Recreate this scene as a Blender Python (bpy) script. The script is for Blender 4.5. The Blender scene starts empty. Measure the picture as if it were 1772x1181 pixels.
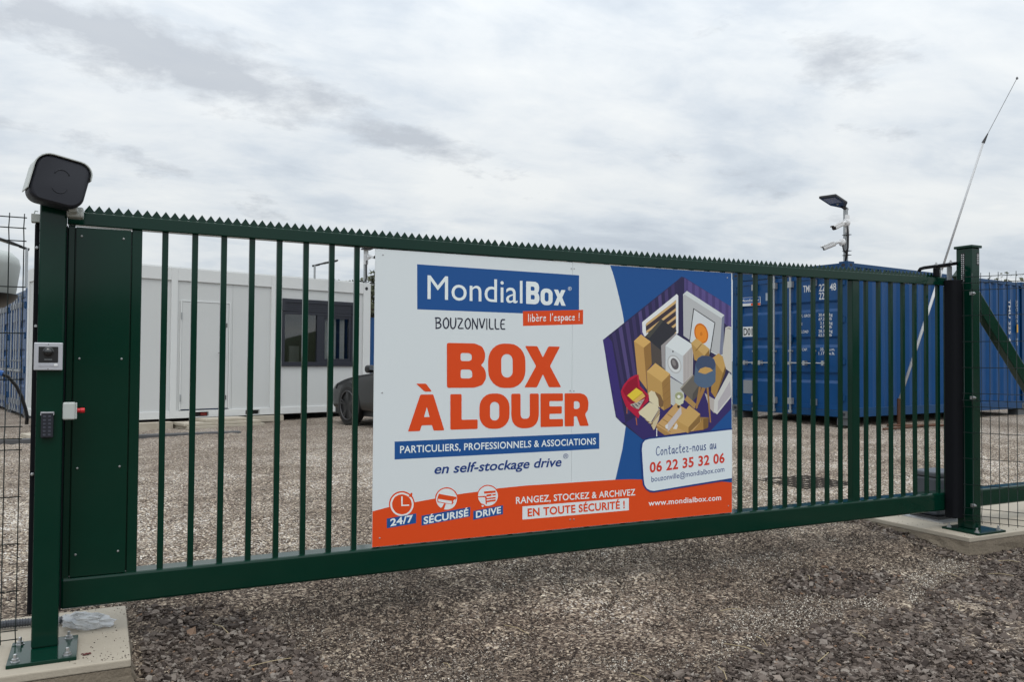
import bpy, bmesh, math, random
import numpy as np
from mathutils import Vector, Matrix
random.seed(7); RNG = np.random.default_rng(7)
SC = bpy.context.scene
COL = SC.collection
PI = math.pi
rad = math.radians

# ------------------------------------------------------------------ camera
CAM_F, CAM_YAW, CAM_PITCH, CAM_ROLL = 1430.0, -0.46198, 0.02340, 0.00745
CAM_LOC = Vector((0.0, -4.1292, 1.1069))
def cam_axes():
    f = Vector((-math.sin(CAM_YAW)*math.cos(CAM_PITCH), math.cos(CAM_YAW)*math.cos(CAM_PITCH), math.sin(CAM_PITCH)))
    r = Vector((math.cos(CAM_YAW), math.sin(CAM_YAW), 0.0)); u = r.cross(f)
    c, s = math.cos(CAM_ROLL), math.sin(CAM_ROLL)
    return c*r + s*u, c*u - s*r, f
R_, U_, F_ = cam_axes()
cd = bpy.data.cameras.new('camera'); cd.sensor_width = 36.0; cd.lens = 36.0*CAM_F/1772.0
cd.clip_start = 0.05; cd.clip_end = 3000
cam = bpy.data.objects.new('camera', cd); COL.objects.link(cam)
cam.matrix_world = Matrix(((R_.x, U_.x, -F_.x, CAM_LOC.x), (R_.y, U_.y, -F_.y, CAM_LOC.y), (R_.z, U_.z, -F_.z, CAM_LOC.z), (0, 0, 0, 1)))
SC.camera = cam
SC.cycles.use_denoising = True; SC.cycles.denoiser = 'OPENIMAGEDENOISE'; SC.cycles.denoising_input_passes = 'RGB_ALBEDO_NORMAL'; SC.cycles.denoising_prefilter = 'ACCURATE'; SC.cycles.use_adaptive_sampling = False

# ------------------------------------------------------------------ light
SC.view_settings.view_transform = 'Standard'; SC.view_settings.look = 'None'
SC.view_settings.exposure = 0.07; SC.view_settings.gamma = 1.0
SUN_EL, SUN_AZ = rad(62), rad(200)          # azimuth clockwise from +Y
SKY_STRENGTH = 0.10
W = bpy.data.worlds.new('World'); SC.world = W; W.use_nodes = True
nt = W.node_tree; nt.nodes.clear()
def N(t, **kw):
    n = nt.nodes.new(t)
    for k, v in kw.items(): setattr(n, k, v)
    return n
def L(a, b): nt.links.new(a, b)
def M(op, a, b=None, c=None, clamp=False):
    n = N('ShaderNodeMath', operation=op, use_clamp=clamp)
    for i, v in enumerate((a, b, c)):
        if v is None: continue
        if hasattr(v, 'is_linked'): L(v, n.inputs[i])
        else: n.inputs[i].default_value = v
    return n.outputs[0]
def MIX(f, a, b, blend='MIX'):
    n = N('ShaderNodeMix', data_type='RGBA', blend_type=blend)
    for s, v in ((n.inputs[0], f), (n.inputs[6], a), (n.inputs[7], b)):
        if hasattr(v, 'is_linked'): L(v, s)
        elif isinstance(v, (tuple, list)): s.default_value = (*v, 1.0) if len(v) == 3 else v
        else: s.default_value = v
    return n.outputs[2]
def RAMP(f, stops):
    n = N('ShaderNodeValToRGB'); e = n.color_ramp.elements
    while len(e) > 1: e.remove(e[-1])
    e[0].position = stops[0][0]; e[0].color = (*stops[0][1], 1)
    for p, c in stops[1:]:
        q = e.new(p); q.color = (*c, 1)
    L(f, n.inputs[0]); return n.outputs[0]
def NOISE(vec, scale, detail=4, rough=0.5, dist=0.0, lac=2.0):
    n = N('ShaderNodeTexNoise'); L(vec, n.inputs['Vector'])
    n.inputs['Scale'].default_value = scale; n.inputs['Detail'].default_value = detail
    n.inputs['Roughness'].default_value = rough; n.inputs['Distortion'].default_value = dist
    return n.outputs['Fac']
sky = N('ShaderNodeTexSky', sky_type='NISHITA'); sky.sun_disc = False
sky.sun_elevation = SUN_EL; sky.sun_rotation = SUN_AZ
sky.air_density = 1.0; sky.dust_density = 2.0
tc = N('ShaderNodeTexCoord'); sx = N('ShaderNodeSeparateXYZ'); L(tc.outputs['Generated'], sx.inputs[0])
X, Y, Z = sx.outputs
zz = M('ADD', M('MAXIMUM', Z, 0.0), 0.16)
cu, cv = M('DIVIDE', X, zz), M('DIVIDE', Y, zz)
cx = N('ShaderNodeCombineXYZ'); L(cu, cx.inputs[0]); L(cv, cx.inputs[1]); P = cx.outputs[0]
n1 = NOISE(P, 1.3, 12, 0.58, 0.30)
n2 = NOISE(P, 0.42, 4, 0.5, 0.2)
mp = N('ShaderNodeMapping'); mp.inputs['Rotation'].default_value = (0, 0, -.42); mp.inputs['Scale'].default_value = (1.0, 1.7, 1.0); L(P, mp.inputs[0])
n3 = NOISE(mp.outputs[0], 2.9, 11, 0.60, 0.35)
# the broad veil of the overcast
v = M('ADD', M('MULTIPLY', n1, 0.50), M('ADD', M('MULTIPLY', n2, 0.26), M('MULTIPLY', n3, 0.24)))
veil = RAMP(v, [(0.38, (4.8, 5.3, 5.9)), (0.45, (5.8, 6.3, 6.8)), (0.51, (6.8, 7.15, 7.4)), (0.59, (7.65, 7.85, 7.85))])
# a band of lower, darker cloud drifting across the left of the view (CLOUD_BANDS: u, v, direction, length, width, weight)
CLOUD_BANDS = [(.16, 1.99, .32, .62, .20, .80), (.80, 2.22, .30, .46, .14, .66), (.10, 2.62, .54, .60, .12, .44), (1.45, 1.28, .5, .60, .24, .42), (.62, 3.05, .5, .55, .11, .42), (1.9, 2.0, .2, .5, .14, .36)]
dark = None

for (bu, bv, ba, bl, bw, wt) in CLOUD_BANDS:
    du, dv = M('SUBTRACT', cu, bu), M('SUBTRACT', cv, bv)
    a = M('ADD', M('MULTIPLY', du, math.cos(ba)), M('MULTIPLY', dv, math.sin(ba)))
    b = M('SUBTRACT', M('MULTIPLY', dv, math.cos(ba)), M('MULTIPLY', du, math.sin(ba)))
    g = M('ADD', M('POWER', M('DIVIDE', a, bl), 2.0), M('POWER', M('DIVIDE', b, bw), 2.0))
    g = M('MULTIPLY', M('POWER', 2.718, M('MULTIPLY', g, -1.0)), wt)
    dark = g if dark is None else M('MAXIMUM', dark, g)
if dark is not None:
    puff = NOISE(P, 5.0, 12, 0.64, 0.15)
    dk = M('MULTIPLY', M('SUBTRACT', M('ADD', M('MULTIPLY', dark, 0.62), puff), 0.71), 4.4, clamp=True)
    veil = MIX(M('MULTIPLY', dk, 0.8), veil, (4.30, 4.6, 5.0))
# thin places let a little of the clear sky through
col = MIX(0.93, sky.outputs[0], veil)
# an overcast sky is brighter overhead and round the veiled sun
sd = Vector((math.sin(SUN_AZ)*math.cos(SUN_EL), math.cos(SUN_AZ)*math.cos(SUN_EL), math.sin(SUN_EL)))
dp = N('ShaderNodeVectorMath', operation='DOT_PRODUCT'); L(tc.outputs['Generated'], dp.inputs[0]); dp.inputs[1].default_value = sd
glow = M('MULTIPLY', M('POWER', M('MULTIPLY', M('ADD', dp.outputs['Value'], 1.0), 0.5), 3.0), 0.45)
over = M('MULTIPLY', M('POWER', M('MAXIMUM', Z, 0.0), 1.6), 1.3)
gain = M('ADD', 1.0, M('ADD', glow, over))
gn_ = N('ShaderNodeVectorMath', operation='SCALE'); L(col, gn_.inputs[0]); L(gain, gn_.inputs['Scale'])
bg = N('ShaderNodeBackground'); bg.inputs[1].default_value = SKY_STRENGTH; L(gn_.outputs[0], bg.inputs[0])
wo = N('ShaderNodeOutputWorld'); L(bg.outputs[0], wo.inputs[0])
sl = bpy.data.lights.new('sun', 'SUN'); sl.energy = 0.6; sl.angle = rad(22); sl.color = (1.0, 0.96, 0.90)
so = bpy.data.objects.new('sun', sl); COL.objects.link(so); so.location = (-6, -14, 18)
so.rotation_euler = sd.to_track_quat('Z', 'Y').to_euler()

# ------------------------------------------------------------------ materials
def lin(h):
    c = [int(h[i:i+2], 16)/255 for i in (0, 2, 4)]
    return tuple(x/12.92 if x <= .04045 else ((x+.055)/1.055)**2.4 for x in c)
MATS = {}
def mat(name, color=(.5, .5, .5), rough=.5, metal=0., var=.12, vscale=6., bump=0., bscale=60., coat=0., dirt=0., dirtcol=(.12, .10, .08), spec=.5, rvar=.0):
    global nt
    if name in MATS: return MATS[name]
    m = bpy.data.materials.new(name); m.use_nodes = True; nt = m.node_tree
    b = nt.nodes['Principled BSDF']
    b.inputs['Roughness'].default_value = rough; b.inputs['Metallic'].default_value = metal
    b.inputs['Specular IOR Level'].default_value = spec
    if coat: b.inputs['Coat Weight'].default_value = coat; b.inputs['Coat Roughness'].default_value = .08
    t = N('ShaderNodeTexCoord').outputs['Object']
    nz = NOISE(t, vscale, 5, .6)
    c = MIX(nz, tuple(x*(1-var) for x in color), tuple(min(1, x*(1+var)) for x in color))
    if dirt:
        d = NOISE(t, vscale*.45, 8, .68, .6)
        c = MIX(M('MULTIPLY', M('SUBTRACT', d, .5), dirt*5, clamp=True), c, dirtcol)
    L(c, b.inputs['Base Color'])
    if rvar: L(M('ADD', M('MULTIPLY', NOISE(t, vscale*1.7, 6, .65), rvar), rough - rvar*.5), b.inputs['Roughness'])
    if bump:
        bn = N('ShaderNodeBump'); bn.inputs['Strength'].default_value = bump; bn.inputs['Distance'].default_value = .01
        L(NOISE(t, bscale, 6, .6), bn.inputs['Height']); L(bn.outputs[0], b.inputs['Normal'])
    MATS[name] = m; return m
GREEN = mat('green_powder_coat', (.0010, .026, .0155), .12, 0, .10, 9, 0, 240, coat=.0, dirt=.03, dirtcol=(.006, .024, .017), rvar=.05, spec=.28)
ZINC = mat('zinc_plated_steel', (.50, .51, .52), .38, .9, .15, 60)
GREYSTEEL = mat('galvanised_steel', (.36, .38, .39), .45, .6, .15, 20, .05, 120)
BLACKRUB = mat('black_rubber', (.005, .0058, .008), .75, 0, .15, 20, spec=.15)
BLACKPL = mat('black_plastic', (.008, .0085, .010), .42, 0, .1, 30)
CHARCOAL = mat('charcoal_plastic', (.018, .020, .028), .5, 0, .08, 20, spec=.35)
LGREY = mat('light_grey_plastic', (.46, .49, .47), .45, 0, .06, 20)
WHITEPL = mat('white_plastic', (.72, .73, .74), .4, 0, .05, 20, dirt=.04, dirtcol=(.4, .38, .34))
SILVER = mat('brushed_aluminium', (.52, .53, .57), .42, .55, .06, 40)
REDPL = mat('red_plastic', (.55, .012, .02), .35, 0, .05, 20)
BLUEPL = mat('blue_plastic', (.02, .16, .55), .4, 0, .05, 20)
WIREG = mat('dark_wire_coating', (.010, .018, .018), .4, 0, .1, 30)
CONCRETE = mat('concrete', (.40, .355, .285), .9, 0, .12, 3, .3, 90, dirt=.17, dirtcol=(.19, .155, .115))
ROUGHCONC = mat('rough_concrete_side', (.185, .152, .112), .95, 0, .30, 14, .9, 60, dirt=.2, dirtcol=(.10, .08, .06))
STONEPAV = mat('weathered_paving_slab', (.42, .38, .31), .9, 0, .15, 8, .3, 70, dirt=.25, dirtcol=(.18, .14, .09))
BOLTG = mat('dull_zinc', (.30, .31, .31), .5, .7, .2, 60)
CBLUE = mat('container_blue_paint', (.0022, .054, .178), .32, 0, .16, 2.5, .05, 40, spec=.34, dirt=.07, dirtcol=(.02, .04, .08), rvar=.15)
CBLUE2 = mat('container_frame_blue', (.0025, .047, .140), .40, 0, .15, 3, .05, 40, spec=.3, dirt=.1, dirtcol=(.02, .03, .05))
CASTGREY = mat('worn_grey_casting', (.10, .11, .12), .6, .3, .3, 14, .2, 60, dirt=.3, dirtcol=(.05, .045, .04))
SEAL = mat('door_gasket', (.008, .012, .02), .6)
WHITEPAINT = mat('white_lettering_paint', (.62, .64, .66), .5, 0, .05, 30)
CABIN = mat('cabin_white_panel', (.54, .555, .55), .45, 0, .03, 1.2, .03, 30, dirt=.03, dirtcol=(.42, .42, .40))
CABINF = mat('cabin_frame_white', (.62, .635, .63), .42, 0, .03, 1.5, dirt=.04, dirtcol=(.44, .43, .40))
ANTHRA = mat('anthracite_window_frame', (.015, .0175, .027), .4, 0, .06, 12)
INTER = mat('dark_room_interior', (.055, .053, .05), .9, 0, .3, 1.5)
CURTAIN = mat('pale_curtain_fabric', (.75, .73, .70), .9, 0, .1, 10)
RUST = mat('rusty_iron', (.10, .045, .025), .85, .2, .35, 30, .3, 120)
CARPAINT = mat('dark_grey_car_paint', (.013, .0133, .0142), .30, .15, .06, 20, coat=.3)
TYRE = mat('tyre_rubber', (.012, .012, .012), .8, 0, .2, 30)
RIM = mat('dark_alloy', (.055, .055, .058), .45, .3, .1, 30)
DARKGLASS = mat('tinted_glass', (.012, .014, .016), .05, 0, .02, 10, spec=.8)
LAMPGLASS = mat('lamp_lens', (.45, .46, .47), .12, 0, .05, 20)
PV = mat('solar_panel_cells', (.24, .235, .24), .3, 0, .2, 20)
YELLOW = mat('yellow_sticker', (.65, .36, .03), .5)
LEAFRED = mat('dry_red_leaf', (.09, .02, .018), .8, 0, .3, 60)
BARKM = mat('bark', (.09, .07, .05), .95, 0, .3, 6, .6, 20)

# ------------------------------------------------------------------ builders
def tag(o, label=None, cat=None, group=None, kind=None):
    if label: o['label'] = label
    if cat: o['category'] = cat
    if group: o['group'] = group
    if kind: o['kind'] = kind
    return o
LOCALF = {}
def thing(name, label, cat, loc=(0, 0, 0), rotz=0., group=None, local=False):
    o = bpy.data.objects.new(name, None); COL.objects.link(o); o.empty_display_size = .1
    o.location = loc; o.rotation_euler = (0, 0, rotz)
    LOCALF[o.name] = Vector((0, 0, 0)) if (local or rotz) else Vector(loc)
    return tag(o, label, cat, group)
def root_of(o):
    while o.parent: o = o.parent
    return o
class MB:
    def __init__(s): s.v = []; s.f = []; s.m = []; s.cur = 0
    def add(s, vs, fs):
        k = len(s.v); s.v += [tuple(x) for x in vs]; s.f += [tuple(i+k for i in f) for f in fs]; s.m += [s.cur]*len(fs); return s
    def box(s, x0, x1, y0, y1, z0, z1):
        return s.add([(x0,y0,z0),(x1,y0,z0),(x1,y1,z0),(x0,y1,z0),(x0,y0,z1),(x1,y0,z1),(x1,y1,z1),(x0,y1,z1)],
                     [(0,3,2,1),(4,5,6,7),(0,1,5,4),(1,2,6,5),(2,3,7,6),(3,0,4,7)])
    def obox(s, c, size, mtx):
        hx, hy, hz = (q/2 for q in size); c = Vector(c)
        vs = [c + mtx @ Vector((a*hx, b*hy, d*hz)) for d in (-1, 1) for a, b in ((-1,-1),(1,-1),(1,1),(-1,1))]
        return s.add(vs, [(0,3,2,1),(4,5,6,7),(0,1,5,4),(1,2,6,5),(2,3,7,6),(3,0,4,7)])
    def tube(s, pts, r, n=8, caps=True, closed=False):
        pts = [Vector(p) for p in pts]; rs = r if isinstance(r, (list, tuple)) else [r]*len(pts)
        vs = []; up = None
        for i, p in enumerate(pts):
            d = (pts[min(i+1, len(pts)-1)] - pts[max(i-1, 0)]).normalized()
            if up is None: up = d.orthogonal().normalized()
            up = (up - d*up.dot(d)).normalized(); sd_ = d.cross(up)
            for k in range(n):
                a = 2*PI*k/n; vs.append(p + (up*math.cos(a) + sd_*math.sin(a))*rs[i])
        fs = [(i*n+k, i*n+(k+1) % n, (i+1)*n+(k+1) % n, (i+1)*n+k) for i in range(len(pts)-1) for k in range(n)]
        if caps: fs += [tuple(range(n-1, -1, -1)), tuple(range((len(pts)-1)*n, len(pts)*n))]
        return s.add(vs, fs)
    def prism(s, poly, fn, a, b):        # poly in 2D, fn(p, t) -> 3D
        n = len(poly)
        vs = [fn(p, a) for p in poly] + [fn(p, b) for p in poly]
        fs = [tuple(range(n-1, -1, -1)), tuple(range(n, 2*n))] + [(i, (i+1) % n, n+(i+1) % n, n+i) for i in range(n)]
        return s.add(vs, fs)
    def lathe(s, prof, c, axis, n=20):   # prof: (radius, along)
        c = Vector(c); ax = Vector(axis).normalized(); u = ax.orthogonal().normalized(); w = ax.cross(u)
        vs = [c + ax*h + (u*math.cos(2*PI*k/n) + w*math.sin(2*PI*k/n))*r for r, h in prof for k in range(n)]
        m = len(prof)
        fs = [(i*n+k, i*n+(k+1) % n, (i+1)*n+(k+1) % n, (i+1)*n+k) for i in range(m-1) for k in range(n)]
        fs += [tuple(range(n-1, -1, -1)), tuple(range((m-1)*n, m*n))]
        return s.add(vs, fs)
    def build(s, name, m, parent=None, bevel=0., smooth=False, seg=2, off=None):
        o_ = off if off is not None else (LOCALF.get(root_of(parent).name, Vector((0, 0, 0))) if parent else Vector((0, 0, 0)))
        me = bpy.data.meshes.new(name)
        me.from_pydata([(x-o_[0], y-o_[1], z-o_[2]) for x, y, z in s.v], [], s.f)
        ms = m if isinstance(m, (list, tuple)) else [m]
        for q in ms: me.materials.append(q)
        if len(ms) > 1:
            for p, i in zip(me.polygons, s.m): p.material_index = i
        bm = bmesh.new(); bm.from_mesh(me); bmesh.ops.recalc_face_normals(bm, faces=bm.faces); bm.to_mesh(me); bm.free()
        if smooth:
            for p in me.polygons: p.use_smooth = True
        o = bpy.data.objects.new(name, me); COL.objects.link(o)
        if parent: o.parent = parent
        if bevel:
            b = o.modifiers.new('bevel', 'BEVEL'); b.width = bevel; b.segments = seg; b.limit_method = 'ANGLE'; b.angle_limit = rad(40)
            b.harden_normals = False
        if smooth == 'auto':
            o.modifiers.new('split', 'EDGE_SPLIT').split_angle = rad(35)
        return o
def box(name, x0, x1, y0, y1, z0, z1, m, parent=None, bevel=0., off=None): return MB().box(x0, x1, y0, y1, z0, z1).build(name, m, parent, bevel, off=off)
def solo(o, loc):            # re-base a one-mesh thing on its own foot
    loc = Vector(loc); o.data.transform(Matrix.Translation(-loc)); o.location = loc; return o
def rrect(w, h, r, n=5, cx=0., cy=0.):
    o = []
    for qx, qy, a0 in ((1, 1, 0), (-1, 1, 90), (-1, -1, 180), (1, -1, 270)):
        for k in range(n+1):
            a = rad(a0 + 90*k/n); o.append((cx + qx*(w/2-r) + r*math.cos(a), cy + qy*(h/2-r) + r*math.sin(a)))
    return o
def split_pieces():
    """small repeated fittings that came out of one builder become one object each"""
    names = {'screw', 'fixing_screw', 'fence_clip', 'nut', 'face_ridge', 'hinge', 'rod_bracket', 'lock_bolt', 'casting_hole', 'corner_casting', 'cable_tie', 'base_rod', 'gasket', 'curtain', 'guide_roller', 'desk_and_board'}
    for o in [q for q in COL.objects if q.type == 'MESH' and q.name.split('.')[0] in names]:
        me = o.data; par = list(range(len(me.vertices)))
        def find(a):
            while par[a] != a: par[a] = par[par[a]]; a = par[a]
            return a
        for e in me.edges: par[find(e.vertices[0])] = find(e.vertices[1])
        isl = {}
        for v in me.vertices: isl.setdefault(find(v.index), []).append(v.index)
        bb = []
        for k, vs in isl.items():
            c = np.array([me.vertices[i].co[:] for i in vs]); bb.append([{k}, c.min(0)-.004, c.max(0)+.004])
        ch = True
        while ch:
            ch = False
            for i in range(len(bb)):
                for j in range(i+1, len(bb)):
                    if (bb[i][1] <= bb[j][2]).all() and (bb[j][1] <= bb[i][2]).all():
                        bb[i] = [bb[i][0] | bb[j][0], np.minimum(bb[i][1], bb[j][1]), np.maximum(bb[i][2], bb[j][2])]; bb.pop(j); ch = True; break
                if ch: break
        if len(bb) < 2: continue
        base = o.name.split('.')[0]
        for keys, lo, hi in bb:
            vs = [i for k in keys for i in isl[k]]; mp_ = {v: i for i, v in enumerate(vs)}
            nm = bpy.data.meshes.new(base); ps = [p for p in me.polygons if p.vertices[0] in mp_]
            nm.from_pydata([me.vertices[i].co[:] for i in vs], [], [[mp_[i] for i in p.vertices] for p in ps])
            for mt in me.materials: nm.materials.append(mt)
            for a, p in zip(nm.polygons, ps): a.material_index = p.material_index; a.use_smooth = p.use_smooth
            c = o.copy(); c.data = nm; COL.objects.link(c)
        bpy.data.objects.remove(o)
def copy_tree(o, parent=None):
    c = o.copy(); COL.objects.link(c)
    if parent: c.parent = parent
    for ch in list(o.children): copy_tree(ch, c)
    return c
def smooth01(a, b, x):
    t = min(1, max(0, (x-a)/(b-a))); return t*t*(3-2*t)

# ---- flat lettering and print
def fill2d(loops):
    cu_ = bpy.data.curves.new('outline', 'CURVE'); cu_.dimensions = '2D'; cu_.fill_mode = 'BOTH'
    for lp in loops:
        sp = cu_.splines.new('POLY'); sp.points.add(len(lp)-1)
        for i, (x, y) in enumerate(lp): sp.points[i].co = (x, y, 0, 1)
        sp.use_cyclic_u = True
    return from_curve(cu_)
def from_curve(cu_):
    o = bpy.data.objects.new('outline', cu_); COL.objects.link(o)
    dg = bpy.context.evaluated_depsgraph_get(); dg.update()
    me = bpy.data.meshes.new_from_object(o.evaluated_get(dg))
    vs = [(v.co.x, v.co.y) for v in me.vertices]; fs = [tuple(p.vertices) for p in me.polygons]
    bpy.data.objects.remove(o); bpy.data.curves.remove(cu_); bpy.data.meshes.remove(me)
    return vs, fs
def roundpoly(pts, r, n=4):
    o = []
    m = len(pts)
    for i in range(m):
        p0, p, p1 = (Vector(pts[j % m]).to_2d() for j in (i-1, i, i+1))
        a, b = (p0-p), (p1-p); k = min(r, a.length*.45, b.length*.45)
        a = p + a.normalized()*k; b = p + b.normalized()*k
        for t in range(n+1):
            t /= n; q = a*(1-t)**2 + p*2*t*(1-t) + b*t*t; o.append((q.x, q.y))
    return o
def rr(x0, x1, y0, y1, r): return rrect(x1-x0, y1-y0, r, 6, (x0+x1)/2, (y0+y1)/2)
def heavy_glyph(ch):
    R = .035
    if ch == 'B': return .95, [roundpoly([(0,0),(.66,0),(.86,.06),(.95,.20),(.95,.34),(.90,.45),(.82,.51),(.90,.58),(.93,.68),(.93,.80),(.86,.93),(.68,1),(0,1)], .05), roundpoly([(.33,.60),(.54,.60),(.60,.63),(.60,.74),(.54,.78),(.33,.78)], .05), roundpoly([(.33,.21),(.55,.21),(.61,.24),(.61,.37),(.55,.41),(.33,.41)], .05)]
    if ch == 'O': return .95, [rr(0, .95, -.01, 1.01, .40), rr(.33, .62, .23, .77, .14)]
    if ch == 'X': return .98, [roundpoly([(0,0),(.33,0),(.49,.31),(.65,0),(.98,0),(.68,.50),(.955,.965),(.64,.965),(.49,.70),(.345,.965),(.02,.965),(.31,.50)], R)]
    if ch == 'À': return 1.10, [roundpoly([(0,0),(.36,0),(.41,.155),(.72,.155),(.77,0),(1.10,0),(.76,1),(.37,1)], R), roundpoly([(.48,.38),(.65,.38),(.565,.66)], .02), roundpoly([(.24,1.30),(.54,1.30),(.72,1.08),(.50,1.08)], R)]
    if ch == 'L': return .83, [roundpoly([(0,0),(.83,0),(.83,.27),(.34,.27),(.34,1),(0,1)], R)]
    if ch == 'U': return .90, [roundpoly([(0,1),(0,.36),(.03,.20),(.10,.09),(.22,.01),(.36,-.02),(.54,-.02),(.68,.01),(.80,.09),(.87,.20),(.90,.36),(.90,1),(.60,1),(.60,.36),(.57,.29),(.51,.26),(.39,.26),(.33,.29),(.30,.36),(.30,1)], .05)]
    if ch == 'E': return .76, [roundpoly([(0,0),(.76,0),(.76,.23),(.30,.23),(.30,.39),(.72,.39),(.72,.61),(.30,.61),(.30,.77),(.76,.77),(.76,1),(0,1)], R)]
    if ch == 'R': return .84, [roundpoly([(0,0),(.32,0),(.32,.30),(.42,.30),(.53,0),(.84,0),(.71,.36),(.81,.48),(.83,.62),(.83,.74),(.78,.88),(.69,.96),(.55,1),(0,1)], R), roundpoly([(.32,.52),(.45,.52),(.52,.57),(.52,.71),(.45,.76),(.32,.76)], .05)]
    if ch == 'o': return .56, [rr(0, .56, -.015, .73, .24), rr(.19, .37, .15, .56, .09)]
    if ch == 'x': return .56, [roundpoly([(0,0),(.20,0),(.28,.20),(.36,0),(.56,0),(.395,.37),(.555,.71),(.36,.71),(.28,.53),(.20,.71),(.005,.71),(.165,.37)], .012)]
def heavy_text(s, gap=.055):
    vs, fs, x = [], [], 0
    for ch in s:
        w, loops = heavy_glyph(ch); sc = .66 if False else 1
        if s == 'Box' and ch == 'B':
            loops = [[(a*.64, b) for a, b in lp] for lp in loops]; w *= .64
        v, f = fill2d(loops); k = len(vs)
        vs += [(a+x, b) for a, b in v]; fs += [tuple(i+k for i in q) for q in f]; x += w + (gap if not (ch == 'O' and s == 'BOX') else -.03)
    return vs, fs, 1.0
CAPH = {}
def font_text(s, off=0., shear=0., space=1.0):
    def one(t):
        c = bpy.data.curves.new('lettering', 'FONT'); c.body = t; c.size = 1; c.offset = off; c.shear = shear; c.space_character = space; c.resolution_u = 4
        return from_curve(c)
    if 'H' not in CAPH: CAPH['H'] = max(y for x, y in one('H')[0])
    v, f = one(s); return v, f, CAPH['H']
HAND = {  # strokes in a unit box, ascender = 1
 'B': (.55, [[(.08,.0),(.06,1)],[(.0,.97),(.35,1.0),(.48,.8),(.35,.58),(.08,.52)],[(.1,.54),(.42,.5),(.54,.28),(.40,.05),(.06,.0)]]),
 'O': (.55, [[(.30,1),(.08,.82),(.02,.45),(.14,.08),(.32,.0),(.50,.2),(.54,.55),(.46,.88),(.30,1)]]),
 'U': (.52, [[(.03,1),(.02,.35),(.12,.05),(.28,.0),(.44,.15),(.50,.5),(.50,1)]]),
 'Z': (.55, [[(.03,.97),(.52,.97),(.28,.5),(.02,.03),(.54,.05)]]),
 'N': (.55, [[(.04,0),(.05,1)],[(.05,.98),(.30,.45),(.50,.02)],[(.50,.02),(.53,1)]]),
 'V': (.52, [[(.02,1),(.14,.5),(.26,0),(.38,.5),(.52,1)]]),
 'I': (.14, [[(.07,1),(.08,0)]]),
 'L': (.42, [[(.06,1),(.05,.03),(.42,.06)]]),
 'E': (.44, [[(.42,.97),(.06,.96),(.05,.03),(.44,.06)],[(.06,.52),(.36,.54)]]),
 'l': (.14, [[(.07,1),(.06,.0)]]), 'i': (.14, [[(.07,.58),(.06,.0)],[(.07,.82),(.08,.88)]]),
 'b': (.40, [[(.05,1),(.05,.0)],[(.05,.45),(.22,.6),(.38,.42),(.34,.1),(.18,-.02),(.05,.12)]]),
 'è': (.38, [[(.04,.32),(.34,.38),(.30,.55),(.18,.6),(.05,.42),(.06,.12),(.2,.0),(.36,.1)],[(.08,.98),(.22,.78)]]),
 'e': (.38, [[(.04,.32),(.34,.38),(.30,.55),(.18,.6),(.05,.42),(.06,.12),(.2,.0),(.36,.1)]]),
 'r': (.32, [[(.05,.58),(.06,0)],[(.06,.35),(.16,.55),(.32,.58)]]),
 "'": (.12, [[(.08,1.02),(.04,.78)]]),
 's': (.34, [[(.32,.54),(.18,.6),(.06,.48),(.14,.34),(.28,.24),(.30,.1),(.18,0),(.02,.06)]]),
 'p': (.40, [[(.06,.58),(.05,-.36)],[(.05,.42),(.22,.6),(.38,.42),(.34,.1),(.18,-.02),(.05,.12)]]),
 'a': (.40, [[(.34,.5),(.20,.6),(.05,.42),(.05,.12),(.18,0),(.32,.2),(.35,.58)],[(.35,.56),(.36,.05),(.40,.0)]]),
 'c': (.36, [[(.34,.5),(.22,.6),(.06,.42),(.05,.14),(.18,0),(.36,.1)]]),
 '!': (.12, [[(.07,1),(.06,.3)],[(.06,.06),(.06,.0)]]),
 'C': (.50, [[(.48,.84),(.34,1),(.12,.82),(.03,.42),(.14,.06),(.32,.0),(.50,.14)]]),
 'o': (.40, [[(.22,.6),(.06,.46),(.04,.14),(.18,0),(.34,.14),(.36,.44),(.22,.6)]]),
 'n': (.40, [[(.05,.58),(.05,0)],[(.05,.38),(.20,.6),(.33,.5),(.36,0)]]),
 't': (.34, [[(.15,.95),(.13,.12),(.22,0),(.34,.06)],[(.0,.62),(.32,.66)]]),
 'z': (.36, [[(.03,.57),(.34,.57),(.04,.03),(.36,.04)]]),
 '-': (.32, [[(.03,.32),(.29,.34)]]),
 'u': (.40, [[(.05,.58),(.05,.16),(.16,0),(.32,.18),(.35,.58)],[(.35,.56),(.37,.0)]]),
 ' ': (.30, []),
}
def chaikin(p, n=2):
    for _ in range(n):
        if len(p) < 3: return p
        q = [p[0]]
        for a, b in zip(p, p[1:]): q += [(a[0]*.75+b[0]*.25, a[1]*.75+b[1]*.25), (a[0]*.25+b[0]*.75, a[1]*.25+b[1]*.75)]
        p = q + [p[-1]]
    return p
def ribbon(p, w):
    p = [Vector(q).to_2d() for q in p]; l, r = [], []
    for i, q in enumerate(p):
        d = (p[min(i+1, len(p)-1)] - p[max(i-1, 0)]).normalized(); nrm = Vector((-d.y, d.x))
        e = q - d*w*.35 if i == 0 else (q + d*w*.35 if i == len(p)-1 else q)
        k = w*(.78 if i in (0, len(p)-1) else 1)/2
        l.append(e + nrm*k); r.append(e - nrm*k)
    return l, r
def hand_text(s, weight=.115, gap=.13):
    vs, fs, x = [], [], 0; lay = []
    for ch in s:
        w, st = HAND[ch]
        for q in st:
            l, r = ribbon(chaikin([(a+x, b) for a, b in q]), weight); k = len(vs); n = len(l)
            vs += [(a.x, a.y, len(lay)) for a in l] + [(a.x, a.y, len(lay)) for a in r]; lay.append(1)
            fs += [(k+i, k+i+1, k+n+i+1, k+n+i) for i in range(n-1)]
        x += w + gap
    return vs, fs, 1.0
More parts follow.
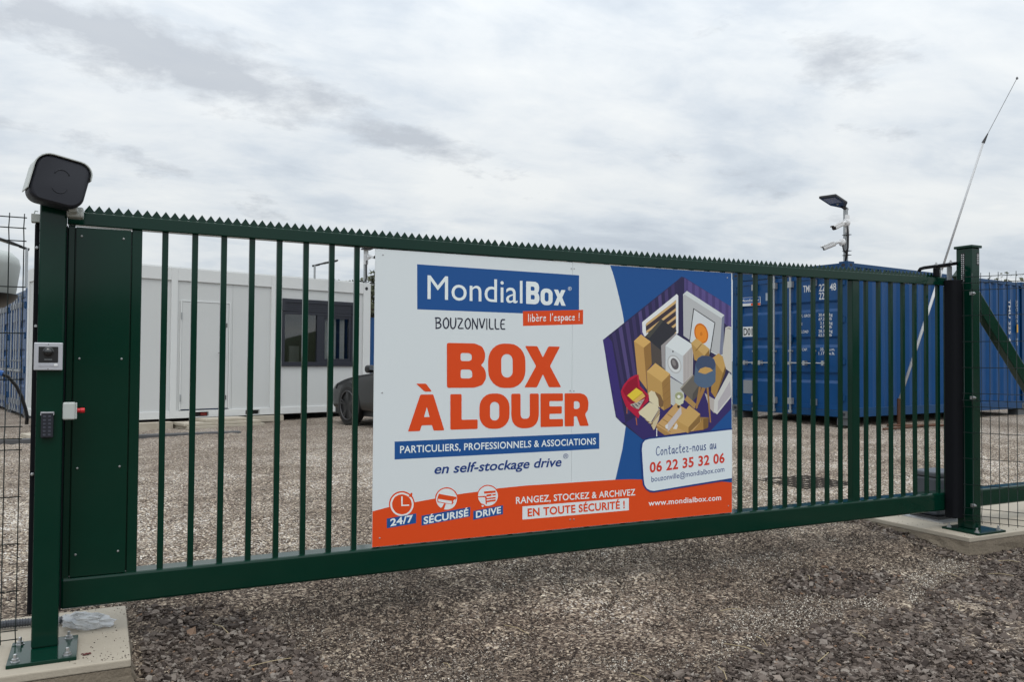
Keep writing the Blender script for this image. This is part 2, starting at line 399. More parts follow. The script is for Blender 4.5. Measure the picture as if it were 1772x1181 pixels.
def place_text(mb, vfh, bl, br_, tl, fn, nrm=(0, -1, 0)):
    vs, fs, ch = vfh; nrm = Vector(nrm); x0 = min(v[0] for v in vs); x1 = max(v[0] for v in vs)
    bl, br_, tl = (Vector(q).to_2d() for q in (bl, br_, tl)); U = br_-bl; V = (tl-bl)
    mb.add([Vector(fn(bl + U*((v[0]-x0)/(x1-x0)) + V*(v[1]/ch))) + nrm*(.00003*(v[2] if len(v) > 2 else 0)) for v in vs], fs)

# ---- artwork of the billboard, in millimetres on its own face
SIGN_X0,SIGN_X1,SIGN_W,SIGN_H=1.265,3.644,2.379,1.531
SIGN_ZL,SIGN_ZR,SEAM=0.151,0.147,1184
ART=[
('bg','1c4880',[1443,1528,1460,1490,1477,1443,1494,1387,1508,1341,1521,1293,1532,1252,1540,1214,1547,1164,1550,1115,1571,906,1572,768,1560,575,1536,438,1487,259,1675,230,2024,204,2387,182,2372,1532]),
('bg','c1421a',[-4,183,90,199,231,214,340,225,476,239,590,246,720,256,888,261,1072,260,1269,260,1483,259,1583,256,1675,250,2013,218,2292,202,2389,190,2387,-1,-2,-1]),
('art','2c2848',[1394,1085,1943,1467,1971,1488,1994,1485,2372,1315,2373,665,2208,533,1683,489,1529,594,1488,629,1460,757,1430,901,1406,1033]),
('art','413862',[1412,1088,1434,1104,1551,629,1532,617]),
('art','383158',[1458,1121,1481,1137,1590,651,1570,640]),
('art','4b426e',[1504,1154,1528,1170,1628,674,1609,663]),
('art','413862',[1551,1186,1575,1203,1668,697,1648,686]),
('art','383158',[1599,1220,1622,1237,1707,720,1687,709]),
('art','4b426e',[1647,1254,1670,1271,1747,744,1727,732]),
('art','413862',[1695,1287,1719,1304,1787,767,1767,756]),
('art','383158',[1744,1322,1768,1339,1827,790,1807,779]),
('art','4b426e',[1793,1357,1817,1374,1867,814,1847,802]),
('art','413862',[1842,1391,1867,1408,1908,838,1888,826]),
('art','383158',[1892,1426,1917,1444,1949,862,1929,850]),
('art','352c66',[1394,1085,1431,1105,1459,1074,1556,597,1529,594,1488,639]),
('art','251f4a',[1413,994,1420,994,1442,955,1430,975]),
('art','251f4a',[1435,891,1442,891,1463,851,1452,871]),
('art','251f4a',[1457,787,1464,787,1485,747,1473,767]),
('art','251f4a',[1478,683,1485,683,1507,643,1495,663]),
('art','504678',[1994,1482,2372,1315,2372,1182,1995,1350]),
('art','433a68',[2002,1479,2024,1470,2024,1335,2002,1345]),
('art','433a68',[2054,1456,2076,1446,2077,1310,2055,1320]),
('art','433a68',[2107,1433,2130,1423,2130,1286,2108,1296]),
('art','433a68',[2161,1408,2183,1398,2184,1262,2161,1272]),
('art','433a68',[2215,1384,2238,1374,2238,1237,2215,1247]),
('art','433a68',[2269,1360,2292,1350,2293,1212,2270,1223]),
('art','433a68',[2324,1336,2348,1326,2348,1187,2325,1198]),
('art','322a5c',[1556,592,1719,673,1945,802,2373,755,2373,660,2208,529,1683,489]),
('art','2a2746',[1945,1462,1994,1479,1996,874,1947,874]),
('art','c9cccd',[1675,1197,1935,1379,1947,1369,1948,1137,1926,1126,1693,1112,1678,1137]),
('art','393138',[1702,1183,1928,1341,1931,1147,1705,1133]),
('art','b99a6a',[1705,1191,1930,1341,1930,1322,1705,1174]),
('art','b99a6a',[1705,1144,1930,1293,1930,1275,1705,1128]),
('art','b99a6a',[1745,1125,1931,1246,1931,1228,1745,1109]),
('art','b99a6a',[1784,1106,1931,1199,1931,1181,1785,1090]),
('art','b99a6a',[1825,1086,1931,1152,1931,1133,1825,1071]),
('art','b9bfbf',[1984,1379,2014,1402,2314,1260,2304,1000,2274,994,2061,1082,1988,1122]),
('art','a3a5a6',[1984,1365,1995,1379,2294,1238,2277,1000,2061,1082,1988,1122]),
('art','6d7285',[2295,1244,2316,1260,2301,1010,2274,999]),
('art','222228',[2064,1296,2241,1210,2199,993,2032,1081]),
('art','bcc0c2',[2070,1288,2234,1207,2193,1003,2038,1086]),
('art','b8651c',[2180,1151,2184,1136,2184,1122,2182,1109,2177,1097,2169,1087,2159,1080,2148,1076,2136,1075,2123,1077,2111,1083,2099,1091,2089,1101,2081,1113,2075,1127,2072,1141,2072,1155,2074,1169,2079,1180,2086,1190,2096,1197,2107,1201,2119,1203,2132,1200,2144,1195,2156,1187,2166,1177,2174,1164]),
('art','cf7d2a',[2170,1147,2173,1135,2173,1123,2172,1112,2168,1102,2162,1094,2154,1089,2145,1085,2135,1084,2125,1086,2115,1091,2105,1098,2097,1106,2090,1117,2085,1128,2083,1140,2082,1152,2084,1163,2088,1173,2094,1181,2101,1187,2110,1190,2120,1191,2130,1189,2141,1185,2150,1178,2158,1169,2165,1159]),
('art','b96a22',[2138,1136,2137,1130,2133,1125,2128,1123,2122,1125,2118,1129,2117,1135,2118,1142,2122,1146,2128,1148,2133,1147,2137,1142]),
('art','2f3036',[1699,1112,1817,1221,1936,1152,1855,1063,1850,910,1745,946,1742,1078]),
('art','43433f',[1699,1112,1817,1221,1835,1211,1730,1103]),
('art','4a4441',[1742,1078,1817,1028,1820,936,1745,946]),
('art','8b8787',[1817,1058,1925,1136,1939,1130,1847,1058,1850,910,1823,931]),
('art','c3c9ca',[1849,1058,1934,1129,2065,1065,1985,996]),
('art','b3b8ba',[1849,1058,1985,996,1986,820,1851,893]),
('art','a7a2a0',[1985,996,2065,1065,2061,882,1986,820]),
('art','8f8a88',[1993,998,1997,1000,1998,838,1994,833]),
('art','8f8a88',[2004,1007,2008,1010,2009,848,2005,842]),
('art','8f8a88',[2016,1017,2019,1019,2020,857,2016,852]),
('art','8f8a88',[2027,1027,2031,1029,2031,866,2027,861]),
('art','8f8a88',[2038,1036,2042,1039,2042,876,2039,871]),
('art','8f8a88',[2049,1046,2053,1048,2054,885,2050,880]),
('art','a2a4a4',[1967,958,1971,945,1973,933,1973,921,1969,909,1963,900,1955,893,1944,888,1933,887,1921,888,1909,892,1897,898,1887,907,1878,918,1871,930,1867,943,1865,956,1866,968,1869,979,1875,989,1883,996,1893,1000,1905,1001,1917,1000,1929,996,1940,990,1951,981,1960,970]),
('art','c0c3c3',[1960,956,1964,945,1965,934,1965,924,1962,914,1957,906,1949,900,1941,896,1931,895,1921,896,1911,899,1901,905,1892,913,1884,922,1878,932,1874,943,1873,954,1873,965,1876,974,1881,983,1888,989,1897,993,1906,993,1917,992,1927,989,1937,983,1946,975,1954,966]),
('art','565254',[1947,954,1950,945,1951,936,1950,927,1947,920,1942,915,1936,912,1929,911,1921,912,1913,916,1905,922,1899,930,1894,939,1891,948,1889,957,1890,965,1893,973,1898,978,1904,981,1912,982,1920,980,1928,976,1935,970,1942,962]),
('art','7a7676',[1927,956,1929,949,1930,942,1928,936,1924,933,1919,933,1913,936,1907,942,1903,949,1901,957,1900,964,1902,969,1906,972,1911,972,1917,969,1923,963]),
('art','222222',[1912,1023,1911,1019,1909,1017,1906,1017,1903,1019,1902,1023,1903,1026,1905,1029,1909,1029,1911,1026]),
('art','a9acab',[1885,866,1986,817,1997,724,1945,669,1889,701]),
('art','bf9a5c',[1616,1082,1667,1123,1739,1080,1687,1043]),
('art','ac8650',[1616,1082,1687,1043,1714,787,1643,866]),
('art','86653a',[1687,1043,1739,1080,1747,941,1709,900,1714,787]),
('art','b4945c',[2048,1077,2089,1108,2196,1041,2153,999]),
('art','a07f4a',[2048,1077,2153,999,2148,947,2074,972]),
('art','7e6138',[2153,999,2196,1041,2191,989,2160,947]),
('art','7d6034',[2080,1030,2129,1075,2134,1071,2086,1026]),
('art','ae8c52',[2215,983,2267,1015,2337,973,2304,889]),
('art','96743f',[2215,983,2304,889,2242,731,2207,769]),
('art','6f552f',[2304,889,2337,973,2321,889,2242,731]),
('art','b3b1aa',[2323,1181,2349,1190,2372,1184,2373,889,2329,915,2299,1000]),
('art','8c8982',[2328,1172,2349,1181,2372,1175,2372,1167,2347,1173]),
('art','a39d98',[2156,764,2207,737,2242,721,2232,636,2194,669]),
('art','b7b7b4',[2234,721,2353,894,2376,873,2373,739,2256,628,2228,644]),
('art','a09ca0',[2264,710,2363,841,2370,750,2259,646]),
('art','bd9a5e',[1710,900,1774,951,1886,885,1824,834]),
('art','a98750',[1710,900,1824,834,1839,661,1719,749]),
('art','8c6b3e',[1824,834,1886,885,1892,686,1839,661]),
('art','7a5d36',[1827,793,1889,844,1889,841,1827,790]),
('art','7a5d36',[1827,751,1889,796,1889,793,1827,748]),
('art','7a5d36',[1827,708,1889,749,1889,746,1827,705]),
('art','5f5b55',[1964,792,2064,878,2127,832,2111,754,2055,710]),
('art','4b4845',[2055,710,2062,760,2127,832,2111,754]),
('art','8f8a80',[1960,794,2061,884,2066,876,1971,790]),
('art','9a7a4c',[1997,724,2016,750,2088,697,2075,666]),
('art','8d6a40',[2111,806,2127,799,2099,670,2083,676]),
('art','8d6a40',[2170,801,2186,800,2208,578,2197,578]),
('art','8d6a40',[2134,801,2167,801,2091,665,2083,671]),
('art','4a5d74',[2082,946,2100,983,2133,999,2193,997,2231,978,2244,947,2242,836,2207,805,2160,795,2107,806,2070,838]),
('art','3a4760',[2242,945,2240,933,2234,921,2224,911,2212,902,2197,895,2180,891,2163,890,2145,891,2129,895,2114,902,2102,910,2092,921,2087,932,2085,944,2087,956,2092,968,2101,978,2114,987,2129,994,2145,998,2162,999,2180,998,2197,993,2212,987,2224,978,2234,968,2240,957]),
('art','b08b52',[2103,896,2120,917,2160,928,2200,922,2223,905,2193,889,2156,884,2124,889]),
('art','4a5d74',[2085,894,2103,896,2156,882,2223,905,2244,900,2242,836,2207,805,2160,795,2107,806,2070,838]),
('art','a01c38',[1522,781,1543,821,1585,861,1627,879,1650,880,1660,813,1725,756,1725,719,1689,694,1649,617,1562,684,1528,757]),
('art','82152c',[1535,786,1573,836,1639,871,1648,805,1713,754,1689,704,1598,686]),
('art','a01c38',[1528,766,1562,691,1649,620,1646,675,1585,716]),
('art','9a5b3c',[1564,686,1570,684,1569,646,1564,649]),
('art','9a5b3c',[1628,625,1637,620,1642,577,1637,577]),
('art','9d9890',[1588,701,1664,723,1697,736,1652,673,1622,680]),
('art','3c3a3e',[1600,698,1610,700,1636,675,1627,677]),
('art','3c3a3e',[1622,703,1631,705,1652,689,1642,689]),
('art','3c3a3e',[1643,709,1653,711,1668,703,1658,701]),
('art','3c3a3e',[1665,715,1675,717,1684,716,1674,713]),
('art','c39a58',[1607,726,1634,710,1701,749,1676,777]),
('art','c9b23a',[1568,756,1633,801,1680,775,1607,726]),
('art','b39a2c',[1607,726,1680,775,1680,767,1612,722]),
('art','c7bba0',[1744,782,1783,766,1813,728,1819,687,1794,680,1756,734]),
('art','6d543a',[1753,780,1793,763,1821,723,1824,687,1800,680,1756,734]),
('art','c7bba0',[1763,778,1803,759,1829,719,1829,687,1806,680,1756,734]),
('art','6d543a',[1773,776,1813,756,1836,715,1834,687,1812,680,1756,734]),
('art','c2b99c',[1724,769,1744,784,1771,772,1796,733,1801,687,1779,689,1731,719]),
('art','b7a98a',[1695,613,1751,594,1809,677,1801,631,1769,546,1759,546,1744,582]),
('art','6d543a',[1707,601,1753,594,1809,669,1801,625,1769,546,1759,546,1744,582]),
('art','b7a98a',[1720,589,1756,594,1809,661,1801,619,1769,546,1759,546,1744,582]),
('art','6d543a',[1732,576,1758,594,1809,652,1801,613,1769,546,1759,546,1744,582]),
('art','b7a98a',[1745,564,1760,594,1809,644,1801,607,1769,546,1759,546,1744,582]),
('art','c2b99c',[1651,657,1732,714,1794,684,1801,670,1744,594,1735,592,1658,642]),
('art','b28f5e',[1782,573,1930,705,2144,600,2075,529,1895,514]),
('art','997748',[1782,573,1895,514,1847,510,1787,545]),
('art','c9c9c8',[1783,555,1789,552,1789,505,1783,505]),
('art','8c6c40',[1792,579,1797,582,1895,529,1890,527]),
('art','8c6c40',[1826,608,1831,611,1930,558,1925,556]),
('art','8c6c40',[1862,638,1867,641,1966,588,1961,586]),
('art','b3925a',[1943,595,2033,689,2121,633,2028,553]),
('art','a98750',[1943,595,2028,553,2026,516,1946,551]),
('art','7b5f38',[2028,553,2121,633,2120,582,2028,516]),
('art','86683e',[2121,614,2187,611,2181,560,2128,561]),
('art','96733f',[2062,527,2144,603,2146,534,2075,529]),
('art','6e5330',[2144,603,2189,610,2184,547,2146,534]),
('art','afa9a8',[1867,581,1971,684,1974,638,1876,535,1867,540]),
('art','c3c5c6',[1849,569,1867,579,1870,548,1854,550]),
('art','c3bfb8',[1908,547,1933,582,1946,566,1936,544]),
('art','b7bba2',[1922,751,1932,769,1955,776,1978,769,1989,750,1988,704,1956,690,1925,709]),
('art','8d9170',[1988,748,1986,741,1981,735,1974,730,1965,727,1955,726,1946,727,1937,730,1930,735,1925,742,1923,749,1925,756,1929,762,1936,767,1945,770,1955,771,1965,770,1974,767,1981,761,1986,755]),
('art','c9cbc4',[1966,744,1964,739,1959,735,1953,734,1946,735,1942,739,1940,744,1942,750,1946,753,1953,755,1959,753,1964,749]),
('art','222226',[1940,690,1961,689,1958,674,1943,674]),
('bub','1a356e',[2379,538,1730,500,1699,494,1669,466,1663,433,1678,254,1685,216,1707,187,1737,170,1768,166,2068,187,2379,208]),
('bub','c0c9cd',[2379,528,1730,491,1699,484,1682,466,1676,432,1690,254,1697,215,1714,193,1737,181,1768,176,2068,198,2379,219]),
('box','1c4880',[229,1464,1228,1458,1229,1224,232,1226]),
('box','c1421a',[861,1237,1257,1258,1257,1174,862,1154]),
('box','1c4880',[115,535,1372,539,1373,446,116,442]),
('box','c3c9cb',[867,146,1583,145,1584,72,868,73]),
('icon','c1421a',[230,203,229,191,226,180,221,170,214,161,205,153,195,147,183,143,172,141,159,141,147,143,135,147,124,153,114,160,105,169,98,179,93,190,89,201,88,213,89,225,92,237,97,247,104,256,113,264,123,270,134,274,146,276,158,276,170,275,182,271,193,265,204,258,213,249,220,239,225,228,229,215]),
('icon','c9cccb',[223,202,222,192,219,182,214,173,208,164,200,158,191,152,181,148,170,147,159,146,148,148,137,152,127,157,118,164,110,172,104,181,99,191,96,201,95,211,96,222,99,232,103,242,110,250,117,257,126,262,136,266,147,268,158,269,169,267,180,263,190,258,199,252,207,244,214,235,219,225,222,213]),
('icon','c1421a',[213,203,212,194,210,186,206,178,201,171,194,165,186,160,178,157,169,156,159,155,150,157,141,160,132,164,124,170,118,177,112,185,108,193,106,202,105,211,105,220,108,228,112,237,117,244,123,250,131,254,139,258,149,259,158,260,167,258,177,255,185,251,193,245,200,238,205,231,210,221,212,212]),
('icon','c9cccb',[154,249,162,249,163,205,198,204,199,197,155,199]),
('icon','c1421a',[192,243,209,265,216,261,214,242]),
('icon','c1421a',[477,214,476,203,473,193,468,182,461,174,453,167,443,161,433,158,422,156,410,155,398,157,387,161,376,166,367,173,359,181,352,191,347,201,344,212,343,223,344,234,346,244,351,253,358,262,366,269,375,274,386,278,397,280,409,281,420,279,432,276,442,270,452,263,461,255,467,246,472,236,476,225]),
('icon','c3c9cb',[470,215,469,205,466,196,462,186,456,178,449,172,440,167,430,164,420,162,410,162,399,163,389,167,380,171,371,178,364,185,358,193,353,202,350,213,349,223,350,232,353,241,357,250,363,257,370,264,379,269,388,272,398,274,409,274,419,273,429,270,439,265,448,259,455,251,461,243,466,234,469,224]),
('icon','c1421a',[364,249,468,225,467,215,454,200,442,187,357,204,356,226]),
('icon','c3c9cb',[361,222,441,205,438,190,362,208]),
('icon','c3c9cb',[449,208,462,216,457,203,447,195]),
('icon','c1421a',[395,196,405,194,396,166,365,159,362,168,384,177]),
('icon','c1421a',[720,214,719,204,716,194,711,185,705,177,697,170,687,164,677,161,665,159,654,159,642,160,631,164,621,169,611,176,603,184,596,193,591,202,588,213,587,223,588,233,591,243,596,252,602,260,610,267,620,273,630,277,641,279,653,279,664,277,676,274,686,269,696,262,704,254,711,245,716,235,719,225]),
('icon','c3c9cb',[714,215,713,205,710,196,706,188,700,181,692,174,684,170,674,166,664,165,654,164,643,166,633,169,624,174,615,180,608,187,602,195,597,204,595,213,594,223,595,232,597,241,601,249,607,256,615,263,623,267,632,271,642,273,653,273,663,271,673,268,683,264,692,258,699,251,705,242,710,234,713,224]),
('icon','c1421a',[629,245,699,245,700,233,630,232]),
('icon','c1421a',[645,226,675,228,675,217,642,214]),
('icon','c1421a',[680,226,700,227,700,219,680,218]),
('icon','c1421a',[646,207,700,210,700,201,646,200]),
('icon','c1421a',[646,193,700,197,700,187,646,184]),
('icon','c1421a',[590,221,639,220,646,210,647,172,639,176,638,205,633,213,591,215]),
('icon','c1421a',[636,165,636,162,634,158,630,156,626,155,622,154,618,154,614,157,610,160,608,163,608,167,608,171,610,174,613,176,617,178,622,178,626,177,630,175,633,172,635,169]),
('icon','c3c9cb',[628,166,628,163,626,162,623,161,621,161,618,162,616,164,615,167,616,169,618,171,620,171,623,171,626,170,628,168]),
('icon','1c4880',[77,140,238,155,238,104,78,90]),
('icon','1c4880',[268,140,549,166,547,115,268,88]),
('icon','1c4880',[566,143,746,162,746,112,566,95]),
]
TEXTS=[
('Mondial','light','c9d2d8',[289,1283,858,1281,288,1409]),
('Box','heavy','c9d2d8',[881,1279,1138,1277,880,1406]),
('®','thin','c9d2d8',[1154,1366,1178,1367,1154,1387]),
('BOUZONVILLE','hand','1e2233',[332,1128,751,1131,332,1185]),
("libère l'espace !",'hand','d3d0cf',[894,1180,1232,1197,894,1221]),
('BOX','heavy','c1421a',[405,811,1109,809,402,1052]),
('À','heavy','c1421a',[189,585,391,585,187,777]),
('LOUER','heavy','c1421a',[427,587,1298,583,425,777]),
('PARTICULIERS, PROFESSIONNELS & ASSOCIATIONS','med','c9d2d8',[145,474,1349,474,145,510]),
('en self-stockage drive','ital','1a356e',[338,356,1118,358,338,406]),
('®','thin','1a356e',[1128,400,1162,400,1128,426]),
('24/7','bold','c9d2d8',[97,100,221,113,96,135]),
('SÉCURISÉ','bold','c9d2d8',[280,96,537,119,280,131]),
('DRIVE','bold','c9d2d8',[582,105,733,120,582,139]),
('RANGEZ, STOCKEZ & ARCHIVEZ','med','c9d2d8',[826,164,1630,159,826,200]),
('EN TOUTE SÉCURITÉ !','bold','c1421a',[900,88,1555,87,899,130]),
('Contactez-nous au','hand','1a356e',[1780,388,2248,412,1779,443]),
('06 22 35 32 06','bold','b5382a',[1734,289,2317,322,1734,347]),
('bouzonville@mondialbox.com','reg','1a356e',[1747,231,2315,264,1747,263]),
('www.mondialbox.com','med','d6d3d0',[1727,88,2290,85,1727,120]),
]
SCREWS=[41,1511,1175,1504,1194,1504,2338,1508,45,794,1172,793,1197,791,40,44,1177,49,1202,48,2350,44]
# ------------------------------------------------------------------ the ground
def zg(x, y):
    z = -.27 + .10*smooth01(-.5, .75, y) + smooth01(.5, 7.5, y)*(.045 + .018*max(-6, min(12, x)))
    if y > 60: z += (y-60)*.004
    return z
def axis(lo, a, b, hi, fine, n):
    mid = list(np.arange(a, b+1e-6, fine))
    return [a - (a-lo)*(k/n)**2.2 for k in range(n, 0, -1)] + mid + [b + (hi-b)*(k/n)**2.2 for k in range(1, n+1)]
gx, gy = axis(-400, -3, 14, 400, .1, 26), axis(-300, -4.5, 14, 500, .1, 26)
gm = MB(); nx = len(gx)
jit = RNG.normal(0, 1, (len(gy), nx))
for j, y in enumerate(gy):
    for i, x in enumerate(gx):
        w = .009 if -4 < y < 12 and -3 < x < 12 else 0
        gm.v.append((x, y, zg(x, y) + w*jit[j, i] + (.012*math.sin(x*2.1+y*.7)*math.sin(y*1.7-x*.5) if w else 0)))
gm.f = [(j*nx+i, j*nx+i+1, (j+1)*nx+i+1, (j+1)*nx+i) for j in range(len(gy)-1) for i in range(nx-1)]; gm.m = [0]*len(gm.f)
gmat = bpy.data.materials.new('gravel_ground'); gmat.use_nodes = True; nt = gmat.node_tree; b = nt.nodes['Principled BSDF']
t = N('ShaderNodeTexCoord').outputs['Object']
def VOR(scale, vec=None):
    n = N('ShaderNodeTexVoronoi'); n.inputs['Scale'].default_value = scale; n.inputs['Randomness'].default_value = 1.; L(vec or t, n.inputs['Vector']); return n
v1 = VOR(78); v2 = VOR(150)
def cellval(v):
    s = N('ShaderNodeSeparateColor'); L(v.outputs['Color'], s.inputs[0]); return s.outputs[0], s.outputs[1]
a1, h1 = cellval(v1); a2, h2 = cellval(v2)
patch = M('ADD', M('MULTIPLY', NOISE(t, .55, 5, .6, .5), .6), M('MULTIPLY', NOISE(t, 2.6, 6, .62, .4), .4))
pv = M('MULTIPLY', M('SUBTRACT', patch, .40), 4.2, clamp=True)       # 0: dark muddy fines, 1: clean pale chips
# the yard inside the gate is cleaner and paler than the worn drive in front of it
sy = N('ShaderNodeSeparateXYZ'); L(t, sy.inputs[0])
inside = M('MULTIPLY', M('ADD', sy.outputs[1], -.2), 1.1, clamp=True)
pale = M('ADD', M('MULTIPLY', pv, .62), M('MULTIPLY', inside, .36), clamp=True)
tone = M('ADD', a1, M('MULTIPLY', M('SUBTRACT', pale, .62), .55))
c1 = RAMP(tone, [(.0, (0.038, 0.030, 0.027)), (.25, (0.104, 0.084, 0.070)), (.48, (0.237, 0.194, 0.162)), (.70, (0.437, 0.380, 0.314)), (.88, (0.760, 0.703, 0.617)), (1., (0.820, 0.820, 0.820))])
tone2 = M('ADD', a2, M('MULTIPLY', M('SUBTRACT', pale, .6), .5))
c2 = RAMP(tone2, [(.0, (0.034, 0.027, 0.023)), (.4, (0.162, 0.129, 0.110)), (.75, (0.361, 0.314, 0.266)), (1., (0.820, 0.820, 0.817))])
cc = MIX(M('GREATER_THAN', h1, .62), c1, c2)
hue = NOISE(t, .8, 3, .5)
cc = MIX(M('MULTIPLY', hue, .30), cc, (.17, .115, .095), 'OVERLAY')
cc = MIX(1.0, cc, (.86, .82, .755), 'MULTIPLY')
yl = M('MULTIPLY', M('ADD', sy.outputs[1], -1.5), .12, clamp=True)
cc = MIX(M('MULTIPLY', yl, .45), cc, (.205, .172, .145))
edge = M('MULTIPLY', M('ADD', M('ADD', sy.outputs[1], M('MULTIPLY', NOISE(t, .15, 5, .6), 14)), -40), .5, clamp=True)     # rough meadow beyond the yard
cc = MIX(edge, cc, MIX(NOISE(t, .6, 6, .65), (.045, .060, .022), (.095, .10, .045)))
L(cc, b.inputs['Base Color']); b.inputs['Roughness'].default_value = .95; b.inputs['Specular IOR Level'].default_value = .15
bn = N('ShaderNodeBump'); bn.inputs['Strength'].default_value = .75; bn.inputs['Distance'].default_value = .010
L(M('ADD', M('MULTIPLY', v1.outputs['Distance'], -1.), M('ADD', M('MULTIPLY', h1, .5), M('MULTIPLY', NOISE(t, 30, 4, .6), .5))), bn.inputs['Height']); L(bn.outputs[0], b.inputs['Normal'])
tag(gm.build('ground', gmat, smooth=True), 'gravel drive and yard rising gently through the gate', kind='structure')

# wooded hills behind the photographer (the windows and the gloss paint mirror them)
hm = MB(); ring = []
for k in range(61):
    a = rad(100 + 160*k/60); rr_ = 150
    h = 13 + 7*math.sin(k*.31) + 4*math.sin(k*.83+1)
    for q, (dr, zz_) in enumerate(((0, -2), (14, h*.55), (32, h*.9), (60, h))):
        hm.v.append((math.sin(a)*(rr_+dr), math.cos(a)*(rr_+dr), zz_ + random.uniform(-.8, .8)))
hm.f = [(k*4+q, k*4+q+1, (k+1)*4+q+1, (k+1)*4+q) for k in range(60) for q in range(3)]; hm.m = [0]*len(hm.f)
tag(hm.build('hills', mat('wooded_hill', (.045, .06, .028), .95, 0, .6, .25), smooth=True), 'low wooded hills behind the road', kind='structure')

# ------------------------------------------------------------------ loose stone in front of the gate (real stones, near the camera only)
def in_view(x, y, z, mx=30):
    q = Vector((x, y, z)) - CAM_LOC; d = q.dot(F_)
    if d < .3: return False
    px = 886 + CAM_F*q.dot(R_)/d; py = 590.5 - CAM_F*q.dot(U_)/d
    return -mx-60 < px < 1772+mx+60 and py < 1181+mx+40
def stones(name, label, pts, sizes, flat, tones, mname, ramp, base='oct', asp=(.5, .95)):
    n = len(pts)
    if base == 'oct':
        bv = np.array([(1,0,0),(-1,0,0),(0,1,0),(0,-1,0),(0,0,1),(0,0,-1)], float)
        bf = np.array([(0,2,4),(2,1,4),(1,3,4),(3,0,4),(2,0,5),(1,2,5),(3,1,5),(0,3,5)])
    else:
        bm = bmesh.new(); bmesh.ops.create_cube(bm, size=1.45); bm.verts.ensure_lookup_table()
        bmesh.ops.bevel(bm, geom=[bm.verts[0], bm.verts[3], bm.verts[6]], offset=.55, segments=1, affect='VERTICES')
        bmesh.ops.triangulate(bm, faces=bm.faces); bm.verts.index_update()
        bv = np.array([v.co[:] for v in bm.verts]); bf = np.array([[v.index for v in f.verts] for f in bm.faces]); bm.free()
    V = np.repeat(bv[None], n, 0) * RNG.uniform(.62, 1.3, (n, len(bv), 1)) + RNG.normal(0, .08, (n, len(bv), 3))
    sc = np.stack([np.ones(n), RNG.uniform(*asp, n), RNG.uniform(flat*.7, flat*1.4, n)], 1)
    V *= (sc*sizes[:, None]*.5)[:, None, :]
    yaw = RNG.uniform(0, 2*PI, n); tx_ = RNG.normal(0, .32, n); ty = RNG.normal(0, .32, n)
    c, s = np.cos(tx_)[:, None], np.sin(tx_)[:, None]; y_, z_ = V[..., 1]*c - V[..., 2]*s, V[..., 1]*s + V[..., 2]*c; V[..., 1], V[..., 2] = y_, z_
    c, s = np.cos(ty)[:, None], np.sin(ty)[:, None]; x_, z_ = V[..., 0]*c + V[..., 2]*s, -V[..., 0]*s + V[..., 2]*c; V[..., 0], V[..., 2] = x_, z_
    c, s = np.cos(yaw)[:, None], np.sin(yaw)[:, None]; x_, y_ = V[..., 0]*c - V[..., 1]*s, V[..., 0]*s + V[..., 1]*c; V[..., 0], V[..., 1] = x_, y_
    V += np.array(pts)[:, None, :]
    m = len(bv); F = (bf[None] + (np.arange(n)*m)[:, None, None]).reshape(-1, 3)
    me = bpy.data.meshes.new(name); me.vertices.add(n*m); me.vertices.foreach_set('co', V.reshape(-1).astype(np.float32))
    me.loops.add(F.size); me.loops.foreach_set('vertex_index', F.reshape(-1).astype(np.int32))
    me.polygons.add(len(F)); me.polygons.foreach_set('loop_start', np.arange(0, F.size, 3, dtype=np.int32)); me.polygons.foreach_set('loop_total', np.full(len(F), 3, np.int32))
    me.shade_flat(); at = me.attributes.new('tone', 'FLOAT', 'POINT'); at.data.foreach_set('value', np.repeat(tones, m).astype(np.float32))
    me.update(calc_edges=True); me.validate()
    o = bpy.data.objects.new(name, me); COL.objects.link(o); tag(o, label, kind='stuff')
    global nt
    mm = bpy.data.materials.new(mname); mm.use_nodes = True; nt = mm.node_tree; b = nt.nodes['Principled BSDF']
    a = N('ShaderNodeAttribute', attribute_name='tone'); tcx = N('ShaderNodeTexCoord').outputs['Object']
    c = RAMP(a.outputs['Fac'], ramp); c = MIX(M('MULTIPLY', NOISE(tcx, 55, 4, .6), .5), c, (.25, .22, .2), 'OVERLAY')
    L(c, b.inputs['Base Color']); b.inputs['Roughness'].default_value = .9; b.inputs['Specular IOR Level'].default_value = .2
    me.materials.append(mm); return o
def on_slab(x, y): return (y > -.40 and y < .5 and x < .19) or (y > -.32 and y < 1.0 and x > 5.55)
VX = [2.0, 2.35, 2.64, 3.02, 3.31, 4.10, 4.74, 5.76, 7.0]; VY = [-1.20, -1.14, -1.15, -.98, -.96, -.88, -.71, -.36, -.33]
def verge(x): return float(np.interp(x, VX, VY)) if x > 1.6 else -9.
def rockzone(x, y):                     # where the coarse crushed rock lies bare
    n = .10*mnoise.noise((x*3.1, y*3.1, 1.)) + .05*mnoise.noise((x*9, y*9, 4.))
    a = smooth01(-.03, .12, verge(x) - y + n)                          # the verge on the right
    lx = float(np.interp(y, [-.7, -.07, .37, .47], [.96, .89, .69, .3]))
    l = smooth01(-.04, .10, lx - x + n) if x > .1 and y < .5 else 0.   # the patch beside the left footing
    s = .8*smooth01(1.1, .6, math.hypot((x-4.12)/.52, (y+.42)/.34) + n*2.5)
    e = .6*smooth01(.28, .0, math.hypot(max(0, 5.45-x), max(0, -.30-y))/1. + n) if x > 4.6 and y > -.45 else 0.
    return max(a, l, s, e)
from mathutils import noise as mnoise
pts, sz, tn = [], [], []
